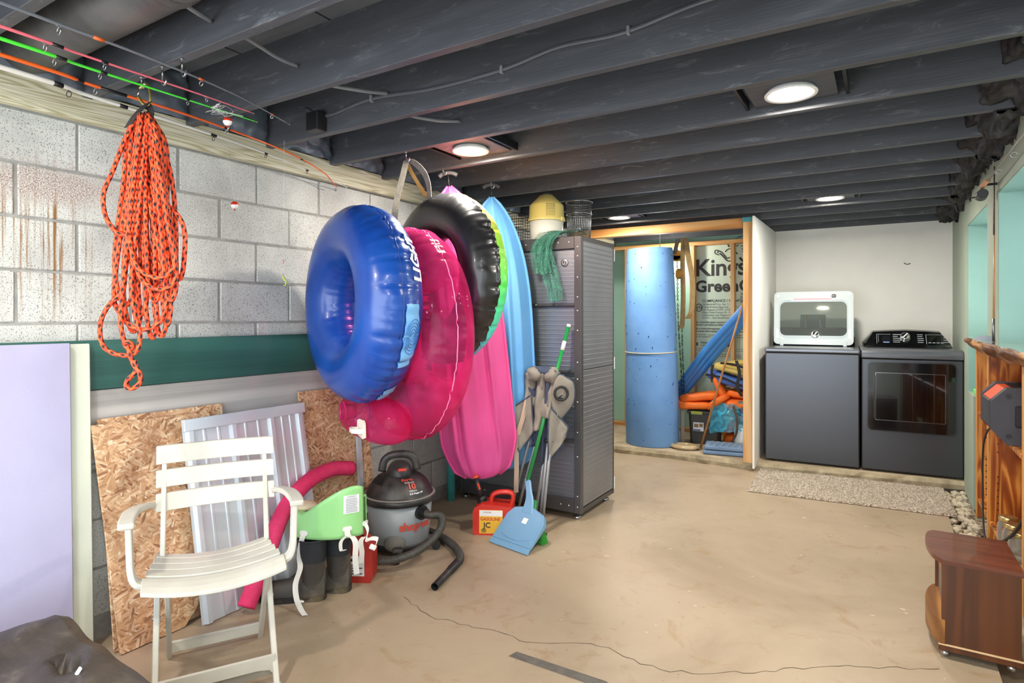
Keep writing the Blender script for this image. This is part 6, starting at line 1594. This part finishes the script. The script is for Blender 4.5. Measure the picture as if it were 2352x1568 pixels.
m_ = MB(); m_.prism(top, .045, .060); m_.build('top_surface', M('glossy_epoxy_top', '#a59c8a', .12, col2='#6e5236', scale=3, stretch=(1, .3, 1), coat=1.0), ctr)
m_ = MB(); n = len(ed)
rows = []
for j in range(7):
    t = j/6
    rows += [(x+.025*math.sin(t*pi)*-.6+.05*(1-t)**1.5+.015*nz(y*7, t*3, 1), y, .060-.082*(1-t)+.012*nz(y*6, t*4, 5)*(1-t)) for x, y in ed]
rows = [(x, y, z if i < 6*n else .060) for i, (x, y, z) in enumerate(rows)]
m_.add(rows, [[j*n+i, j*n+i+1, (j+1)*n+i+1, (j+1)*n+i] for j in range(6) for i in range(n-1)], 0, True)
m_.build('bark_edge', m_wood('bark_edge_wood', '#5a3213', '#8f5a26', '#c99250', 9, (1, .25, 1), .4, .3), ctr, fixn=True)
m_ = MB(); m_.box(.0, .1, -.008, .30, 2.35, .046); m_.build('underside', MAT['cedar'], ctr)
# golf club
gcl = thing('golf_club', 'old golf club with wooden shaft standing on the slab counter', 'golf club', (3.275, 4.30, 1.1995))
m_ = MB(); m_.tube([(.02, .0, .03), (.028, .0, .60)], [.0055, .0075], 10); m_.build('shaft', M('hickory', '#b98a52', .4, col2='#a87640', scale=14), gcl)
m_ = MB(); m_.tube([(.028, 0, .60), (.033, 0, .985)], [.0105, .0125], 12); m_.build('grip', M('leather_grip', '#2a1d16', .6, col2='#5e3d22', scale=30), gcl)
m_ = MB(); m_.tube([(.0195, 0, .0), (.021, 0, .13)], [.0078, .0068], 10); m_.prism([(.02, .0), (.026, .03), (-.015, .035), (-.062, .028), (-.070, .012), (-.05, .0)], -.004, .004, X=XZ); m_.build('head', M('dull_iron', '#8d8f92', .35, .9), gcl)
# spinning rod along the right wall
fr_ = thing('fishing_rod', 'short fishing rod with a closed reel resting along the right wall', 'fishing rod', (3.235, 4.25, 2.065))
m_ = MB(); m_.tube([(0, 0, 0), (.002, -.02, .002), (.01, -.16, .006)], [.010, .014, .012], 12); m_.build('cork_grip', M('cork', '#b98a68', .7), fr_)
m_ = MB(); m_.tube([(.01, -.16, .006), (.03, -1.6, .03)], [.006, .003], 8); m_.build('blank', M('grey_blank', '#8b877c', .35), fr_)
for s_ in (.35, .75, 1.15):
    m_ = MB(); m_.tube([(.01+.014*s_, -.16-s_*.9, -.012+.014*math.cos(k*pi/6)+.006*0) if False else (.012+.014*s_+.012*math.sin(k*pi/6), -.16-s_*.9, -.012+.012*math.cos(k*pi/6)) for k in range(12)], .0015, 5, closed=True); m_.build('line_guide', MAT['steel'], fr_)
m_ = MB(); m_.cyl((-.0, .02, -.045), (.0, -.06, -.045), .030, .026, n=20); m_.tube([(0, -.02, -.018), (0, -.02, 0)], .006, 8); re_ = m_.build('reel', MAT['plastic_black'], fr_)
m_ = MB(); m_.tube([(-.03, -.01, -.055), (-.06, -.01, -.058)], .004, 8); m_.build('crank', MAT['plastic_black'], re_)
m_ = MB(); m_.box(.0, -.04, -.0, .066, -.03, .012); m_.build('wall_bracket', MAT['black_metal'], fr_)
# jobsite radio
rd = thing('jobsite_radio', 'orange and black jobsite radio on the cedar shelf', 'radio', (3.235, 3.86, .6965))
DK = M('radio_charcoal', '#34343a', .5, col2='#3e3e45', scale=6); OR = M('radio_orange', '#e2552b', .4); BKp = MAT['plastic_black']
oc = [(0, .07), (.0, .22), (.06, .285), (.25, .285), (.31, .22), (.31, .07), (.25, .0), (.06, .0)]
m_ = MB(); m_.prism([(x*.97+.004, z*.94+.008) for x, z in oc], .05, .36, X=XZ); m_.build('body', OR, rd, bevel=.006)
for y0, y1 in ((.0, .06), (.35, .41)):
    m_ = MB(); m_.prism(oc, y0, y1, X=XZ); ep = m_.build('end_bumper', DK, rd, bevel=.010)
    for x, z in ((.065, .245), (.065, .045), (.25, .245), (.25, .045)):
        q = MB(); q.cyl((x, y0-.003, z), (x, y0+.004, z), .012, n=14); q.build('screw', BKp, ep)
m_ = MB(); m_.box(-.004, .08, .075, .01, .33, .215, .006); m_.build('speaker_face', DK, rd)
m_ = MB(); m_.box(.09, -.004, .09, .25, .005, .20, .006); m_.build('end_recess', BKp, rd)
m_ = MB(); m_.box(.12, -.008, .16, .30, .0, .195, .004); m_.build('end_badge', OR, rd)
for k in range(6):
    m_ = MB(); m_.bar((.09, .09+.04*k, .284), (.23, .11+.04*k, .284), .010, .008); m_.build('top_grille', BKp, rd)
def cord(pts, r, label):
    m_ = MB(); m_.tube(spline(pts, 8), r, 8); return tag(m_.build('power_cord', MAT['plastic_black']), label, 'cord')
cord([(3.29, 4.27, .72), (3.272, 4.33, .69), (3.262, 4.42, .58), (3.262, 4.44, .35), (3.262, 4.40, .12), (3.255, 4.20, .02), (3.20, 3.9, .008), (3.1, 3.6, .006)], .005, 'thin black cord hanging from the jobsite radio')
cord([(3.33, 3.62, .42), (3.31, 3.75, .30), (3.295, 3.95, .19), (3.26, 4.15, .09), (3.22, 4.22, .012), (3.15, 4.1, .009), (3.1, 3.8, .009)], .008, 'thick dark cord curving past the mason jars')
# mason jars
GL = tint_glass('jar_glass', '#eef0ec', .06)
def jar(x, y, label):
    t = thing('mason_jar', label, 'jar', (x, y, .1005), 0, 'mason jars on the bottom shelf')
    m_ = MB(); m_.lathe([(.040, 0), (.046, .006), (.048, .02), (.048, .12), (.042, .14), (.036, .148), (.036, .165)], 28); m_.build('glass', GL, t)
    m_ = MB(); m_.lathe([(.040, .150), (.042, .153), (.042, .170), (.039, .174), (.034, .174), (.0001, .172)], 28, caps=False); m_.build('lid_band', M('jar_band', '#c9b57e', .25, .9), t)
    for k in range(2):
        q = MB(); q.tube([(.0425*math.cos(a*pi/12), .0425*math.sin(a*pi/12), .157+.007*k) for a in range(24)], .0014, 5, closed=True); q.build('thread', bpy.data.materials['jar_band'], t)
    return t
for x, y, l in ((3.335, 4.12, 'empty glass mason jar with brass lid at the far end of its row'), (3.34, 3.985, 'empty glass mason jar with brass lid in the middle of its row'), (3.345, 3.85, 'empty glass mason jar with brass lid at the near end of its row')): jar(x, y, l)
# rubble in the trench along the wall
random.seed(17); m_ = MB()
for k in range(330):
    y = random.uniform(4.15, 5.72); x = random.uniform(3.155, 3.285); r = random.choice((.010, .014, .018, .024, .032))
    sd = random.random()*50; c = Vector((x, y, -.058+r*.6+random.uniform(0, .035)))
    b_ = bmesh.new(); bmesh.ops.create_icosphere(b_, subdivisions=1, radius=r)
    for v in b_.verts: v.co = v.co*(1+.45*nz(v.co.x*60+sd, v.co.y*60, v.co.z*60)); v.co.z *= .75
    for v in b_.verts: v.co += c
    m_.bm(b_)
o = m_.build('rubble', M('limestone_rubble', '#cabfa9', .95, col2='#a79b84', scale=14, bmp=.4, bscale=60)); tag(o, 'pale stone rubble in the gap between floor and wall', 'rubble', None, 'stuff')
# scrap on the window ledge
m_ = MB(); m_.box(3.315, 5.30, .787, 3.40, 5.42, .825, .006); tag(m_.build('green_carton', M('bright_green', '#7ed27a', .5)), 'small bright green carton on the window ledge behind the shelves', 'box')
m_ = MB(); m_.tube([(3.40, 3.98, 1.206), (3.46, 4.06, 1.208), (3.52, 4.12, 1.207)], .006, 8); m_.tube([(3.40, 4.02, 1.206), (3.46, 4.06, 1.211), (3.53, 4.07, 1.207)], .006, 8)
tag(m_.build('pliers', MAT['steel']), 'steel pliers lying on the slab counter', 'pliers')

# ------------------------------------------------------------------ small brown cabinet on casters
sc_ = thing('small_cabinet', 'small brown wooden cabinet on casters', 'cabinet', (2.945, 2.90, 0), R(0))
MAT['walnut'] = m_wood('brown_stained_wood', '#44200a', '#52290d', '#5e3011', 12, (1, 1, .07), .35, .3)
MAT['walnut_top'] = m_wood('brown_stained_top', '#55281a', '#60301e', '#6c3924', 12, (.08, 1, 1), .35, .3)
m_ = MB(); m_.prism([(p.x, p.y) for p in spline([(.02, -.008, 0), (-.008, .05, 0), (-.022, .14, 0), (-.024, .23, 0), (-.012, .33, 0), (.012, .372, 0)], 5)]+[(.265, .372), (.27, -.008)], .370, .388); m_.build('top', MAT['walnut_top'], sc_, bevel=.003)
m_ = MB(); m_.box(.018, 0, .055, .262, .018, .370, .001); m_.build('side_panel', MAT['walnut'], sc_)
m_ = MB(); m_.box(.018, .345, .055, .262, .363, .370, .001); m_.build('side_panel', MAT['walnut'], sc_)
m_ = MB(); m_.box(.25, .018, .055, .262, .345, .370); m_.build('back_panel', MAT['walnut'], sc_)
m_ = MB(); m_.box(.008, -.006, .030, .268, .369, .052, .002); m_.build('base', MAT['walnut'], sc_)
m_ = MB(); m_.box(.008, -.0062, .052, .268, -.001, .0575); m_.build('base_line', M('worn_edge', '#d5b48a', .5), sc_)
m_ = MB(); m_.prism([(p.x, p.y) for p in spline([(.012, -.006, 0), (-.012, .06, 0), (-.026, .18, 0), (-.012, .30, 0), (.012, .369, 0)], 5)]+[(.03, .369), (.03, -.006)], .055, .150); m_.build('kick_board', m_wood('worn_oak', '#6e4218', '#8b5a26', '#a87238', 12, (1, .1, 1), .4), sc_, bevel=.002)
m_ = MB(); m_.box(.022, .02, .30, .04, .345, .335, .002); m_.build('front_rail', m_wood('worn_oak_rail', '#9c6030', '#b97a40', '#d09655', 12, (1, .1, 1), .4), sc_)
m_ = MB(); m_.box(.03, .02, .15, .036, .345, .30); m_.build('front_grille', M('grille_grey', '#77756c', .4), sc_)
m_ = MB(); m_.box(.026, .02, .335, .05, .345, .37); m_.build('front_board', MAT['walnut'], sc_)
for x in (.03, .235):
    for y in (.02, .34):
        m_ = MB(); m_.ball((x, y, .015), .0145, 14, 8); m_.cyl((x, y, .02), (x, y, .032), .006, n=10); m_.build('caster', MAT['steel'], sc_)
# strip of grip tape on the floor
m_ = MB(); m_.prism([(1.511, 2.010), (1.522, 2.052), (1.90, 2.058), (2.15, 1.985), (2.13, 1.945), (1.86, 2.012)], .0006, .002)
o = m_.build('floor_tape', M('grip_tape', '#5b5650', .9, col2='#6f6a62', scale=20, bmp=.5, bscale=300)); tag(o, 'worn grey strip of grip tape stuck on the concrete floor', 'tape strip')
